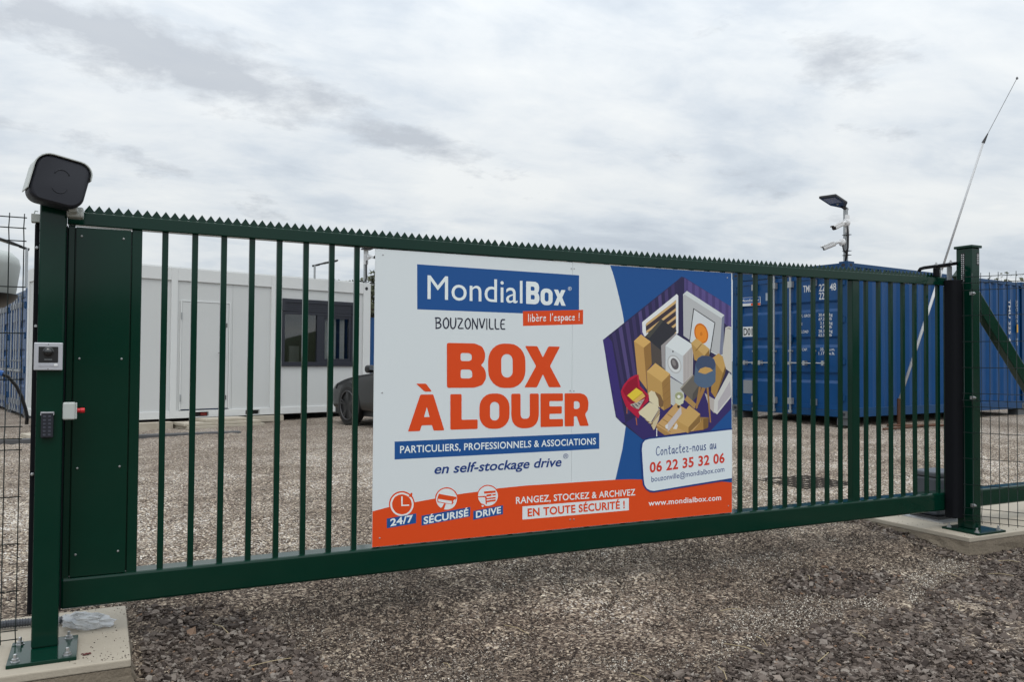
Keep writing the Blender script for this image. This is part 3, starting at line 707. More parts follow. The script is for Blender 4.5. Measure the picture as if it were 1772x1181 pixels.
while len(pts) < 30000:
    x, y = RNG.uniform(-.1, 6.6), RNG.uniform(-2.6, 1.3)
    z = zg(x, y)
    if on_slab(x, y) or not in_view(x, y, z): continue
    r = rockzone(x, y)
    if RNG.random() > max(r*r, .010): continue
    s = min(.055, .013 + RNG.exponential(.0085)) if r > .3 else RNG.uniform(.010, .024)
    pts.append((x, y, z + .10*s + .006)); sz.append(s); tn.append(RNG.random())
stones('crushed_rock', 'coarse brown crushed rock strewn over the drive', pts, np.array(sz), .36, np.array(tn), 'crushed_rock',
       [(.0, (.036, .028, .024)), (.4, (.100, .080, .068)), (.75, (.172, .143, .123)), (.95, (.28, .25, .22)), (1., (.25, .145, .085))], 'cube')
pts, sz, tn = [], [], []
from mathutils import noise as mnoise
while len(pts) < 85000:
    x, y = RNG.uniform(-.3, 6.7), RNG.uniform(-2.4, 1.5)
    z = zg(x, y)
    if on_slab(x, y) or not in_view(x, y, z): continue
    r = rockzone(x, y)
    if RNG.random() < r*.95: continue
    p = .48 + .85*mnoise.noise((x*.9, y*1.7, 3.)) + .45*mnoise.noise((x*3.6, y*4.2, 9.))
    band = math.exp(-((y - verge(x) - .20)/.17)**2) if x > 1.8 else 0      # pale chips washed to the edge of the verge
    p = min(1, max(.1, p + .8*band))
    if RNG.random() > .30 + .7*p: continue
    s = RNG.uniform(.004, .0105)
    pts.append((x, y, z + .15*s + .004)); sz.append(s); tn.append(min(1, max(0, RNG.beta(.85, 1.45) + .60*(p-.52))))
for k in range(420):                   # a few chips kicked up on to the footings
    if k % 2: x, y = .135 - abs(RNG.normal(0, .12)), RNG.uniform(-.34, .45)
    else: x, y = 5.58 + abs(RNG.normal(0, .25)), RNG.uniform(-.27, .6)
    if k % 3 == 0: y = -.35 + abs(RNG.normal(0, .05)) if k % 2 else -.28 + abs(RNG.normal(0, .05))
    if RNG.random() < .45: continue
    s = RNG.uniform(.003, .008); pts.append((x, y, -.135 + .2*s)); sz.append(s); tn.append(RNG.beta(1.2, 1.4))
stones('stone_chips', 'fine pale and brown stone chips covering the drive', pts, np.array(sz), .70, np.array(tn), 'stone_chips',
       [(.0, (.026, .021, .018)), (.3, (.080, .065, .055)), (.55, (.18, .153, .13)), (.8, (.42, .385, .33)), (1., (.74, .70, .63))], asp=(.7, 1.05))

m = MB()
for k in range(16):
    x, y = [(2.9, -1.06), (2.75, -1.1), (4.9, -.62), (2.1, -1.2), (1.4, -.7), (3.4, -1.2), (.7, -.35), (4.3, -1.1), (5.2, -.75), (2.45, -1.3), (1.9, -.4), (3.0, -1.35), (4.0, -.3), (5.6, -.55), (.55, .1), (3.1, -.6)][k]
    a = random.uniform(0, PI); l_ = random.uniform(.03, .11); z = zg(x, y) + .022
    m.tube([(x-math.cos(a)*l_, y-math.sin(a)*l_, z), (x, y, z+.008), (x+math.cos(a+.2)*l_, y+math.sin(a+.2)*l_, z+.002)], .0016, 5)
tag(m.build('dry_straw', mat('dry_straw', (.42, .34, .20), .8, 0, .2, 40)), 'scattered dry straws on the stones', kind='stuff')
m = MB()
for k in range(8): m.box(6.20+k*.1, 6.206+k*.1, 1.85, 2.55, zg(6.5, 2.2)+.012, zg(6.5, 2.2)+.024)
for k in range(8): m.box(6.20, 6.91, 1.85+k*.1, 1.856+k*.1, zg(6.5, 2.2)+.013, zg(6.5, 2.2)+.022)
o = m.build('metal_grating', mat('dark_iron', (.05, .042, .036), .8, .2)); solo(o, (6.55, 2.2, zg(6.5, 2.2)+.012)); tag(o, 'dark metal grating lying on the gravel behind the gate', 'grating')

# ------------------------------------------------------------------ concrete footings
def slab(name, label, x0, x1, y0, y1, zt):
    t = thing(name, label, 'footing', ((x0+x1)/2, (y0+y1)/2, -.45))
    def rough(poly, n): return poly
    m = MB(); nx_, ny_ = 24, 16
    for k in range(2):
        pass
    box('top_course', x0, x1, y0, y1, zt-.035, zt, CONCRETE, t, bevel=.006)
    m = MB(); nn = 60; zz_ = [zt-.035, zt-.07, zt-.12, zt-.45]
    per = []
    for q in range(nn):
        a = q/nn*4; e = int(a); f = a-e
        c = [(x0, y0), (x1, y0), (x1, y1), (x0, y1)]
        p, r = c[e], c[(e+1) % 4]; per.append((p[0]+(r[0]-p[0])*f, p[1]+(r[1]-p[1])*f))
    cxm, cym = (x0+x1)/2, (y0+y1)/2
    for li, z in enumerate(zz_):
        for (px, py) in per:
            g = 0 if li == 0 else random.uniform(.0, .018)*min(li, 2); d = Vector((px-cxm, py-cym)).normalized()
            m.v.append((px + d.x*g*(1 if li else -1), py + d.y*g, z))
    m.f = [(l*nn+k, l*nn+(k+1) % nn, (l+1)*nn+(k+1) % nn, (l+1)*nn+k) for l in range(3) for k in range(nn)]; m.m = [0]*len(m.f)
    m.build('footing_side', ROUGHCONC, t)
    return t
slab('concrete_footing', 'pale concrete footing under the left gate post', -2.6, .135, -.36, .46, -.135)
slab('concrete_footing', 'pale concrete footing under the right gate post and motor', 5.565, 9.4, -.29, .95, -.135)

# ------------------------------------------------------------------ the sliding gate
gate = thing('sliding_gate', 'long dark green sliding gate with upright bars and a saw-tooth top rail', 'gate', (-.14, 0, 0))
def sag(x): return -.0065 + .013*((x-2.5)/3.0)**2
box('bottom_rail', -.14, 9.2, 0, .12, 0, .135, GREEN, gate, bevel=.012)
m = MB(); xs = [-.14 + (5.73+.14)*k/30 for k in range(31)]
for x in xs: m.v += [(x, 0, 1.69+sag(x)), (x, .06, 1.69+sag(x)), (x, .06, 1.75+sag(x)), (x, 0, 1.75+sag(x))]
m.f = [(i*4+k, i*4+(k+1) % 4, i*4+4+(k+1) % 4, i*4+4+k) for i in range(30) for k in range(4)] + [(0, 3, 2, 1), (120, 121, 122, 123)]; m.m = [0]*len(m.f)
m.build('top_rail', GREEN, gate, bevel=.005)
cuts = [-.075, .963, 1.985, 3.02, 4.06, 5.07, 5.70]
for a, b_ in zip(cuts, cuts[1:]):
    n = max(1, round((b_-a)/.0406)); pit = (b_-a-.006)/n; pl = []
    for k in range(n):
        x = a + k*pit; z = 1.7505 + sag(x)
        pl += [(x, z+.012), (x+pit*.42, z+.045), (x+pit*.58, z+.045), (x+pit*.92, z+.012)] if False else [(x+pit*.04, z+.0105), (x+pit*.5, z+.0360), (x+pit*.96, z+.0105)]
    za, zb = 1.748+sag(a), 1.748+sag(b_)
    poly = [(a, za+.012)] + pl + [(b_-.006, zb+.012), (b_-.006, zb)] + [(a+(b_-a)*q/6, 1.748+sag(a+(b_-a)*q/6)) for q in range(5, -1, -1)]
    MB().prism(poly, lambda p, t: (p[0], t, p[1]), .026, .030).build('tooth_rack', GREEN, gate)
bars = [.262+.1304*k for k in range(8)] + [1.297] + [1.43+.1268*k for k in range(18)] + [3.7325+.1300*k for k in range(8)] + [4.898+.1283*k for k in range(7)]
b0 = MB().box(-.0135, .0135, .020, .042, .130, 1.70).build('bar', GREEN, gate, bevel=.002, off=(0, 0, 0))
b0.location = (bars[0]+.14, 0, 0)
for x in bars[1:]:
    c = b0.copy(); COL.objects.link(c); c.parent = gate; c.location = (x+.14, 0, 0)
box('stile', .121, .164, .010, .05, .13, 1.692, GREEN, gate, bevel=.004)
box('stile', 4.7435, 4.815, .012, .06, .13, 1.692, GREEN, gate, bevel=.005)
box('stile', -.136, -.108, .012, .06, .13, 1.692, GREEN, gate, bevel=.003)
box('stile', 5.772, 5.80, .012, .06, .13, 1.70, GREEN, gate, bevel=.003)
pn = box('sheet_panel', -.105, .117, .004, .010, .137, 1.685, GREEN, gate, bevel=.0015)
box('back_sheet', -.130, .150, .030, .036, .137, 1.685, GREEN, gate)
m = MB()
for x in (-.083, .086):
    for z in (1.645, 1.10, .615, .235): m.lathe([(.0048, 0), (.0048, .002), (.002, .0032)], (x, .004, z), (0, -1, 0), 10)
m.build('screw', BOLTG, pn)
bx0, bz0, bx1, bz1 = 5.76, 2.08, 6.78, 1.03
d = Vector((bx1-bx0, 0, bz1-bz0)).normalized(); nrm_ = Vector((-d.z, 0, d.x))
A_ = Vector((5.72, 0, 1.735)); B_ = A_ + Vector((1.0, 0, -1.027))*1.56
d = (B_-A_).normalized(); nn_ = Vector((d.z, 0, -d.x))*.055
A2 = Vector((6.187, 0, 1.644)); s0 = A2 - d*.30; s1 = A2 + d*2.02
poly = [(s0.x, s0.z), (s1.x, s1.z), ((s1+nn_*2).x, (s1+nn_*2).z), ((s0+nn_*2).x, (s0+nn_*2).z)]
MB().prism(poly, lambda p, t: (p[0], t, p[1]), .02, .08).build('diagonal_brace', GREEN, gate, bevel=.006)

# ------------------------------------------------------------------ the two gate posts
def bolt(mb, x, y, z, r=.009, h=.03):
    mb.lathe([(r*2.0, 0), (r*2.0, .003), (r*1.5, .0035), (r*1.5, .013), (r*.8, .0135), (r*.8, h), (r*.5, h+.002)], (x, y, z), (0, 0, 1), 6)
def plate(t, x0, x1, y0, y1, z0, z1):
    p = box('base_plate', x0, x1, y0, y1, z0, z1, GREEN, t, bevel=.002)
    for x, y in ((x0+.03, y0+.035), (x1-.035, y0+.035), (x0+.03, y1-.04), (x1-.035, y1-.04)):
        m = MB(); bolt(m, x, y, z1); m.build('anchor_bolt', ZINC, p)
lp = thing('gate_post', 'square green gate post carrying the intercom and keypad, left of the gate', 'post', (-.19, -.06, -.135))
box('upright', -.24, -.14, -.11, -.01, -.12, 1.83, GREEN, lp, bevel=.007)
plate(lp, -.315, -.066, -.285, .015, -.135, -.12)
box('safety_edge', -.264, -.1365, -.008, .065, -.005, 1.69, BLACKRUB, lp, bevel=.008)
m = MB().tube([(-.252, -.004, 1.24-k*.39) for k in (0,)] + [(-.252, -.03, 1.24)], .006, 8)
for z in (1.58, .60): m.lathe([(.007, 0), (.007, .006), (.004, .007), (.004, .014)], (-.254, -.008, z), (0, -1, 0), 8)
m.build('fence_clip', ZINC, lp)
rp = thing('gate_post', 'tall square green gate post with a flat cap and drilled slots, right of the gate', 'post', (5.848, -.09, -.135))
box('upright', 5.800, 5.895, -.155, -.030, -.12, 1.975, GREEN, rp, bevel=.006)
box('cap', 5.788, 5.907, -.167, -.018, 1.975, 1.995, GREEN, rp, bevel=.004)
plate(rp, 5.69, 6.0, -.275, .02, -.135, -.12)
m = MB()
for k in range(14):
    for y in (-.082, -.068): m.obox((5.7985, y-.010, 1.925-k*.0148), (.002, .0065, .0065), Matrix())
for k in range(6):
    for x in (5.865, 5.877): m.obox((x, -.1565, 1.925-k*.0130), (.006, .002, .006), Matrix())
for_dark = MB().box(5.7985, 5.8005, -.100, -.070, 1.715, 1.94).box(5.857, 5.885, -.1560, -.1545, 1.845, 1.94)
gp = for_dark.build('drilled_slot', BLACKPL, rp)
m.build('slot_hole', WHITEPL, gp)
MB().prism(rrect(.115, .10, .03, 5, 5.745, -.045), lambda p, t: (p[0], p[1], t), -.045, 1.735).build('safety_edge', BLACKRUB, rp, bevel=.004)
m = MB()
for z in (1.63, .855, .06): m.box(5.772, 5.80, -.172, -.155, z-.012, z+.012).lathe([(.010, 0), (.010, .012), (.005, .013), (.005, .02)], (5.79, -.17, z), (0, -1, 0), 8)
m.build('fence_clip', ZINC, rp)
# upper guide of the gate, hung from the post
g = MB().tube([(5.80, -.035, 1.868), (5.66, -.010, 1.846), (5.50, .015, 1.822), (5.465, .02, 1.812), (5.452, .022, 1.795)], .0125, 10).build('guide_arm', BLACKRUB, rp, smooth=True)
m = MB().box(5.716, 5.772, -.018, -.012, 1.725, 1.842).box(5.716, 5.772, .075, .081, 1.725, 1.842).box(5.716, 5.772, -.018, .081, 1.842, 1.848)
m.build('roller_bracket', GREYSTEEL, g, bevel=.002)
m = MB()
for x, y, z in ((5.745, -.024, 1.862), (5.615, 0, 1.84)): m.lathe([(.013, 0), (.013, .010), (.007, .011), (.007, .022)], (x, y, z+.005), (0, 0, 1), 6)
m.build('nut', ZINC, g)
MB().lathe([(.022, 0), (.022, .06), (.018, .062)], (5.615, .0, 1.762), (0, 0, 1), 14).build('guide_roller', BLACKRUB, g)

# ------------------------------------------------------------------ things fixed to the left post
# boxy camera housing
t = thing('camera_housing', 'boxy grey camera housing with a dark rounded face on top of the left gate post', 'camera', (-.163, -.20, 1.735))
Mh = Matrix.Translation((-.160, -.25, 1.833)) @ Matrix.Rotation(rad(12.5), 4, 'Z') @ Matrix.Rotation(rad(9.5), 4, 'Y')
def H(p, y): q = Mh @ Vector((p[0], y, p[1])); return (q.x, q.y, q.z)
w, h = .206, .196
body = [(x + .012*(z/h) , z) for x, z in rrect(w, h, .050, 10)]
m = MB()
loops = [(-.006, .90), (.0, .97), (.010, 1.0), (.10, .985), (.125, .93)]
n = len(body)
for y, s in loops: m.v += [H((x*s, z*s), y) for x, z in body]
m.f = [(l*n+k, l*n+(k+1) % n, (l+1)*n+(k+1) % n, (l+1)*n+k) for l in range(len(loops)-1) for k in range(n)] + [tuple(range(n-1, -1, -1)), tuple(range((len(loops)-1)*n, len(loops)*n))]
m.m = [0]*len(m.f); m.build('body', CHARCOAL, t, smooth='auto')
# raised oval on the face: two thin curved ridges
oval = rrect(.056, .098, .027, 8)
def arc(i0, i1): return [H((x, z), -.0062) for x, z in (oval[i0:i1])]
no = len(oval)
MB().tube(arc(2, 17), .0022, 6).tube(arc(20, 36), .0022, 6).build('face_ridge', CHARCOAL, t, smooth=True)
# rain hood: top and left side
hp = []
W2, H2 = w/2+.006, h/2+.006
outer = [(-W2, -.060)] + [(-W2, H2-.058)] + [(-W2+.058*(1-math.cos(a)), H2-.058+.058*math.sin(a)) for a in [PI/2*k/6 for k in range(1, 7)]] + [(W2-.058, H2)] + [(W2-.058+.058*math.sin(a), H2-.058+.058*math.cos(a)) for a in [PI/2*k/6 for k in range(1, 6)]] + [(W2, .035)]
outer = [(x + .012*(z/h), z) for x, z in outer]
inn = []
for i, (x, z) in enumerate(outer):
    a = Vector(outer[min(i+1, len(outer)-1)]) - Vector(outer[max(i-1, 0)]); a.normalize(); inn.append((x + a.y*.004, z - a.x*.004))
MB().prism(outer + inn[::-1], H, -.010, .12).build('rain_hood', LGREY, t)
m = MB().box(-.139, -.075, -.14, -.06, 1.707, 1.752); m.box(-.13, -.095, -.20, -.13, 1.72, 1.748)
m.build('bracket', LGREY, t, bevel=.008)
MB().box(-.277, -.243, -.03, .02, 1.69, 1.725).tube([(-.268, -.01, 1.724), (-.264, -.01, 1.74), (-.252, -.01, 1.738)], .003, 6).build('cable_clamp', LGREY, t, bevel=.003)
# intercom
t = thing('intercom', 'silver video intercom with a black square panel on the left gate post', 'intercom', (-.197, -.11, 1.05))
f_ = box('face_plate', -.250, -.143, -.128, -.110, 1.050, 1.167, SILVER, t, bevel=.003)
box('black_panel', -.233, -.160, -.1295, -.127, 1.082, 1.150, BLACKPL, t, bevel=.001)
MB().lathe([(.021, 0), (.021, .003), (.0195, .004)], (-.197, -.1292, 1.128), (0, -1, 0), 28).lathe([(.017, 0), (.014, .008), (.008, .012), (.002, .013)], (-.197, -.133, 1.128), (0, -1, 0), 24).build('lens', DARKGLASS, t, smooth='auto')
box('speaker_slot', -.211, -.182, -.1305, -.129, 1.0945, 1.0965, GREYSTEEL, t)
box('name_plate', -.233, -.160, -.1295, -.127, 1.066, 1.0785, mat('milky_strip', (.42, .43, .47), .3), t, bevel=.001)
box('call_button', -.175, -.161, -.1310, -.1290, 1.067, 1.0775, WHITEPL, t, bevel=.001)
m = MB()
for z in (1.160, 1.056): m.lathe([(.002, 0), (.002, .0012)], (-.197, -.128, z), (0, -1, 0), 10)
m.build('screw', BLACKPL, f_)
# keypad
t = thing('keypad', 'small black door keypad with a silver top edge below the intercom', 'keypad', (-.195, -.11, .765))
box('case', -.219, -.173, -.130, -.110, .765, .872, CHARCOAL, t, bevel=.004)
MB().box(-.221, -.171, -.131, -.110, .869, .874).box(-.221, -.2185, -.131, -.110, .860, .870).box(-.1735, -.171, -.131, -.110, .860, .870).build('top_trim', SILVER, t)
m = MB()
for r in range(6):
    for c in (-.206, -.187): m.obox((c, -.1305, .855-r*.0155), (.010, .002, .008), Matrix())
m.build('key_pad', mat('keypad_key', (.05, .055, .075), .35), t, bevel=.0008)
# push-button box
t = thing('button_box', 'light grey switch box with a red push button beside the left gate post', 'switch box', (-.115, -.08, .838))
box('case', -.140, -.092, -.118, -.060, .838, .912, LGREY, t, bevel=.006)
box('lid', -.092, -.086, -.117, -.061, .840, .910, LGREY, t, bevel=.003)
MB().lathe([(.0095, 0), (.0095, .012), (.0075, .0125), (.0115, .013), (.0115, .028), (.010, .030)], (-.086, -.089, .876), (1, 0, 0), 18).build('red_button', REDPL, t, smooth='auto')

# ------------------------------------------------------------------ mesh fence panels
def fence(name, label, o, d, nv, pitch, zs, bends, zlo, zhi, r=.0025, side=1):
    o = Vector(o); d = Vector((d[0], d[1], 0)).normalized(); nv_ = Vector((-d.y, d.x, 0))*side
    def bend(z): return sum(max(0, 1-abs(z-zb)/.05) for zb in bends)*.028
    m = MB()
    zz_ = sorted(set([zlo, zhi] + [zb+q for zb in bends for q in (-.05, 0, .05)]))
    zz_ = [z for z in zz_ if zlo <= z <= zhi]
    for k in range(nv):
        p = o + d*(pitch*k); m.tube([p + nv_*bend(z) + Vector((0, 0, z)) for z in zz_], r, 6)
    for z in zs:
        m.tube([o + nv_*(bend(z)+r*1.6) + Vector((0, 0, z)) - d*.01, o + d*(pitch*(nv-1)+.01) + nv_*(bend(z)+r*1.6) + Vector((0, 0, z))], r, 6)
    ob = m.build(name, WIREG, smooth=True); solo(ob, (o.x, o.y, zlo)); return tag(ob, label, 'fence')
fence('mesh_fence', 'dark welded mesh fence panel left of the gate post', (-.305, .015, 0), (-1, 0), 44, .0555,
      [1.71, 1.66, 1.608, 1.408, 1.208, 1.008, .805, .755, .705, .503, .301, .10, -.06, -.105], [1.66, .755, -.06], -.125, 1.728, side=1)
fence('mesh_fence', 'dark welded mesh fence panel right of the tall gate post', (5.715, -.150, 0), (.45, -.893), 44, .0556,
      [1.748, 1.700, 1.650, 1.462, 1.270, 1.078, .888, .838, .790, .600, .410, .218, .048, .0, -.045], [1.70, .838, .0], -.06, 1.775, side=-1)
# ------------------------------------------------------------------ the billboard on the gate
GAIN = 1.36
def ink(h):
    k = 'print_' + h
    c = tuple(min(.86, q*GAIN) for q in lin(h)); return mat(k, c, .38, 0, .012, 1.5, spec=.22)
def pairs(l): return [(l[i]/1000, l[i+1]/1000) for i in range(0, len(l), 2)]
SZ = .1405; PRINT_H = SIGN_H; SIGN_H = 1.5395
sign = thing('advertising_sign', 'large white, blue and orange advertising sign for rental storage boxes fixed to the gate', 'sign', (SIGN_X0, .006, SZ))
SIGNW = mat('sign_white_sheet', (.70, .755, .775), .36, 0, .012, 1.2, dirt=.012, dirtcol=(.5, .52, .5))
sm = SEAM/1000
for a, b_ in ((0, sm-.0007), (sm+.0007, SIGN_W)):
    box('sheet', SIGN_X0+a, SIGN_X0+b_, .006, .0105, SZ, SZ+SIGN_H, SIGNW, sign)
box('gap_shade_strip', SIGN_X0+.004, SIGN_X0+SIGN_W-.004, .0108, .0185, .1365, .19, BLACKPL, sign)  # black strip added to stand in for the shade between sign and bottom rail
def sgn(depth): return lambda p: (SIGN_X0 + min(max(p[0], .0005), SIGN_W-.0005), .006-depth, SZ + min(max(p[1]/PRINT_H*SIGN_H, .0005), SIGN_H-.0005))
groups = {}
for i, (g, c, p) in enumerate(ART): groups.setdefault(g, []).append((i, c, p))
LAY = {'bg': .0001, 'art': .0002, 'bub': .0017, 'box': .0002, 'icon': .0002}
NAMES = {'bg': 'colour_field', 'art': 'furniture_picture', 'bub': 'contact_bubble', 'box': 'lettering_panel', 'icon': 'pictogram'}
LAB = {'art': 'printed picture of furniture packed in a purple container', 'icon': 'round clock, camera and load pictograms'}
for g, items in groups.items():
    m = MB(); cols = []
    for i, (i0, c, p) in enumerate(items):
        if c not in cols: cols.append(c)
        m.cur = cols.index(c)
        try: vs, fs = fill2d([pairs(p)])
        except Exception: continue
        m.add([sgn(LAY[g] + i*.000010)(v) for v in vs], fs)
    o = m.build(NAMES[g], [ink(c) for c in cols], sign)
    if g in LAB: o['label'] = LAB[g]
BUBBLE = ('Contactez-nous au', '06 22 35 32 06', 'bouzonville@mondialbox.com')
STY = {'light': (0, 0), 'thin': (0, 0), 'reg': (.004, 0), 'med': (.016, 0), 'bold': (.030, 0), 'ital': (.018, .22)}
for s, st, c, p in TEXTS:
    p = pairs(p); m = MB()
    if st == 'heavy': vfh = heavy_text(s)
    elif st == 'hand': vfh = hand_text(s, .125 if s[0] != 'C' else .10)
    else: vfh = font_text(s, STY[st][0], STY[st][1], 1.06 if st in ('bold', 'med') else 1.0)
    place_text(m, vfh, p[0], p[1], p[2], sgn(.0019 if s in BUBBLE else .0007))
    m.build('lettering', ink(c), sign)
m = MB()
for i in range(0, len(SCREWS), 2): m.lathe([(.0045, 0), (.0045, .0012), (.002, .002)], (SIGN_X0 + SCREWS[i]/1000, .0058, SZ + SCREWS[i+1]/1000), (0, -1, 0), 10)
m.build('fixing_screw', ZINC, sign)

# ------------------------------------------------------------------ the site cabin
CA = thing('site_cabin', 'long white modular office cabin with one door and a dark framed window', 'cabin', (-.825, 10.646, .059), .297, local=True)
Lc, Dc, Hc = 6.058, 2.438, 2.61
m = MB()
for x0, x1 in ((.36, .55), (1.99, 2.10), (3.85, 4.07), (5.885, Lc)):
    m.box(x0, x1, -.012, .10, .0, Hc)
m.box(.55, 1.99, -.010, .10, 2.39, Hc).box(2.10, 3.85, -.010, .10, 2.39, Hc).box(4.07, 5.885, -.010, .10, 2.39, Hc)
for y0 in (Dc-.1, ):
    m.box(.36, .55, y0, Dc, 0, Hc).box(Lc-.17, Lc, y0, Dc, 0, Hc).box(.55, Lc-.17, y0, Dc, 2.39, Hc).box(.55, Lc-.17, y0, Dc, 0, .125)
for x0 in (.36, Lc-.08): m.box(x0, x0+.08, .10, Dc-.1, 2.39, Hc).box(x0, x0+.08, .10, Dc-.1, 0, .125)
m.build('frame', CABINF, CA, bevel=.004)
m = MB()
for a, b_ in ((.55, 1.99), ): m.box(a, b_, -.010, .10, 0, .125)
m.box(2.10, 2.44, -.010, .10, 0, .125).box(2.68, 3.37, -.010, .10, 0, .125).box(3.645, 3.85, -.010, .10, 0, .125).box(4.07, 5.885, -.010, .10, 0, .125)
for a, b_ in ((2.44, 2.68), (3.37, 3.645)): m.box(a, b_, -.010, .10, .095, .125).box(a, b_, -.010, .10, 0, .015)
m.build('floor_beam', CABINF, CA, bevel=.003)
for a, b_ in ((2.44, 2.68), (3.37, 3.645)): box('fork_pocket', a, b_, .06, .5, .015, .095, BLACKPL, CA)
box('tail_light', 2.55, 2.66, .03, .055, .030, .085, mat('red_wood', (.20, .02, .015), .7), CA)
box('wall_panel', .55, 1.99, .018, .07, .125, 2.39, CABIN, CA)
m = MB().box(2.10, 2.155, .018, .07, .125, 2.39).box(3.06, 3.104, .018, .07, .125, 2.39).box(2.155, 3.06, .018, .07, 2.045, 2.39).box(3.108, 3.85, .018, .07, .125, 2.39)
m.build('wall_panel', CABIN, CA)
m = MB().box(4.07, 5.885, .018, .07, .125, .905).box(4.07, 5.885, .018, .07, 2.195, 2.39).box(5.672, 5.885, .018, .07, .905, 2.195)
m.build('wall_panel', CABIN, CA)
box('wall_panel', .55, Lc-.17, Dc-.07, Dc-.02, .125, 2.39, CABIN, CA)
m = MB().box(.38, .42, .10, .55, .125, 2.39).box(.38, .42, 1.05, Dc-.1, .125, 2.39).box(.38, .42, .55, 1.05, .125, 1.25).box(.38, .42, .55, 1.05, 2.05, 2.39)
m.build('wall_panel', CABIN, CA)
box('wall_panel', Lc-.06, Lc-.02, .10, Dc-.1, .125, 2.39, CABIN, CA)
ew = MB().box(.36, .41, .55, .60, 1.25, 2.05).box(.36, .41, 1.0, 1.05, 1.25, 2.05).box(.36, .41, .60, 1.0, 1.25, 1.30).box(.36, .41, .60, 1.0, 2.0, 2.05).build('window', ANTHRA, CA)
box('pane', .39, .40, .60, 1.0, 1.30, 2.0, DARKGLASS, ew)
box('roof', .38, Lc-.02, .02, Dc-.02, Hc-.02, Hc+.02, CABINF, CA)
# door
dr = box('door', 2.185, 3.03, .004, .05, .150, 2.030, CABIN, CA, bevel=.003)
m = MB().box(2.155, 2.180, -.002, .03, .135, 2.045).box(3.035, 3.06, -.002, .03, .135, 2.045).box(2.180, 3.035, -.002, .03, 2.034, 2.050)
m.build('door_frame', CABINF, CA, bevel=.002)
m = MB()
for z in (.35, 1.78): m.tube([(2.172, -.012, z-.06), (2.172, -.012, z+.06)], .011, 8)
m.build('hinge', GREYSTEEL, dr)
m = MB().box(2.925, 2.955, -.012, .004, 1.02, 1.20).tube([(2.94, -.008, 1.14), (2.94, -.06, 1.14), (2.82, -.06, 1.14)], .010, 8)
m.build('handle', BLACKPL, dr)
MB().box(2.985, 2.998, -.008, .004, 1.60, 1.68).box(2.985, 2.998, -.008, .004, .30, .38).build('lock_bolt', BLACKPL, dr)
# window: outer frame, shutter box, two sashes
wf = MB()
wf.box(4.07, 5.672, -.022, .06, .905, .985).box(4.07, 4.13, -.022, .06, .985, 1.95).box(5.60, 5.672, -.022, .06, .985, 1.95).box(4.82, 4.955, -.014, .06, .985, 1.925).box(4.13, 5.60, -.018, .06, 1.90, 1.955)
win = wf.build('window', ANTHRA, CA, bevel=.004)
sb = MB().box(4.07, 5.672, -.034, .06, 2.12, 2.195).box(4.07, 4.13, -.034, .06, 1.955, 2.12).box(5.60, 5.672, -.034, .06, 1.955, 2.12)
for k in range(4): sb.box(4.13, 5.60, -.024, .05, 1.958+k*.0405, 1.995+k*.0405)
sb.build('shutter_box', ANTHRA, win, bevel=.003)
s2 = MB().box(4.955, 4.99, -.008, .05, .985, 1.90).box(5.545, 5.60, -.008, .05, .985, 1.90).box(4.99, 5.545, -.008, .05, .985, 1.05).box(4.99, 5.545, -.008, .05, 1.85, 1.90)
s2.build('sash', ANTHRA, win, bevel=.003)
gl = bpy.data.materials.new('window_glass'); gl.use_nodes = True; nt = gl.node_tree; nt.nodes.clear()
tr = N('ShaderNodeBsdfTransparent'); tr.inputs[0].default_value = (.93, .95, .94, 1); go = N('ShaderNodeBsdfGlossy'); go.inputs['Roughness'].default_value = .015
fr = N('ShaderNodeFresnel'); fr.inputs[0].default_value = 1.55; ms = N('ShaderNodeMixShader'); L(M('ADD', M('MULTIPLY', fr.outputs[0], 1.0), .02, clamp=True), ms.inputs[0]); L(tr.outputs[0], ms.inputs[1]); L(go.outputs[0], ms.inputs[2])
oo = N('ShaderNodeOutputMaterial'); L(ms.outputs[0], oo.inputs[0])
box('pane', 4.13, 4.82, .012, .018, .985, 1.90, gl, win)
box('pane', 4.99, 5.545, .016, .022, 1.05, 1.85, gl, win)
# what can be seen of the room
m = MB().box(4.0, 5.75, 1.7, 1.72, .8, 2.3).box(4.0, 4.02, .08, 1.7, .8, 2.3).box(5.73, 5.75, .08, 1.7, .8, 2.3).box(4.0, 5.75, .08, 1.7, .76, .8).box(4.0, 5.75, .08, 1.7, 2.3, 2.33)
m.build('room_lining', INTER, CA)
m = MB()
for k in range(7):
    x = 5.06 + k*.036; m.add([(x, .10, .99), (x+.022, .13, .99), (x+.036, .10, .99), (x, .10, 1.9), (x+.022, .13, 1.9), (x+.036, .10, 1.9)], [(0, 1, 4, 3), (1, 2, 5, 4)])
for k in range(3):
    x = 5.40 + k*.036; m.add([(x, .10, .99), (x+.022, .13, .99), (x+.036, .10, .99), (x, .10, 1.9), (x+.022, .13, 1.9), (x+.036, .10, 1.9)], [(0, 1, 4, 3), (1, 2, 5, 4)])
m.build('curtain', CURTAIN, CA)
MB().box(4.42, 4.75, 1.2, 1.25, 1.35, 1.75).box(4.15, 4.8, .9, 1.5, .93, .98).box(4.5, 4.72, .5, .53, .95, 1.30).build('desk_and_board', mat('office_grey', (.17, .17, .165), .7), CA)
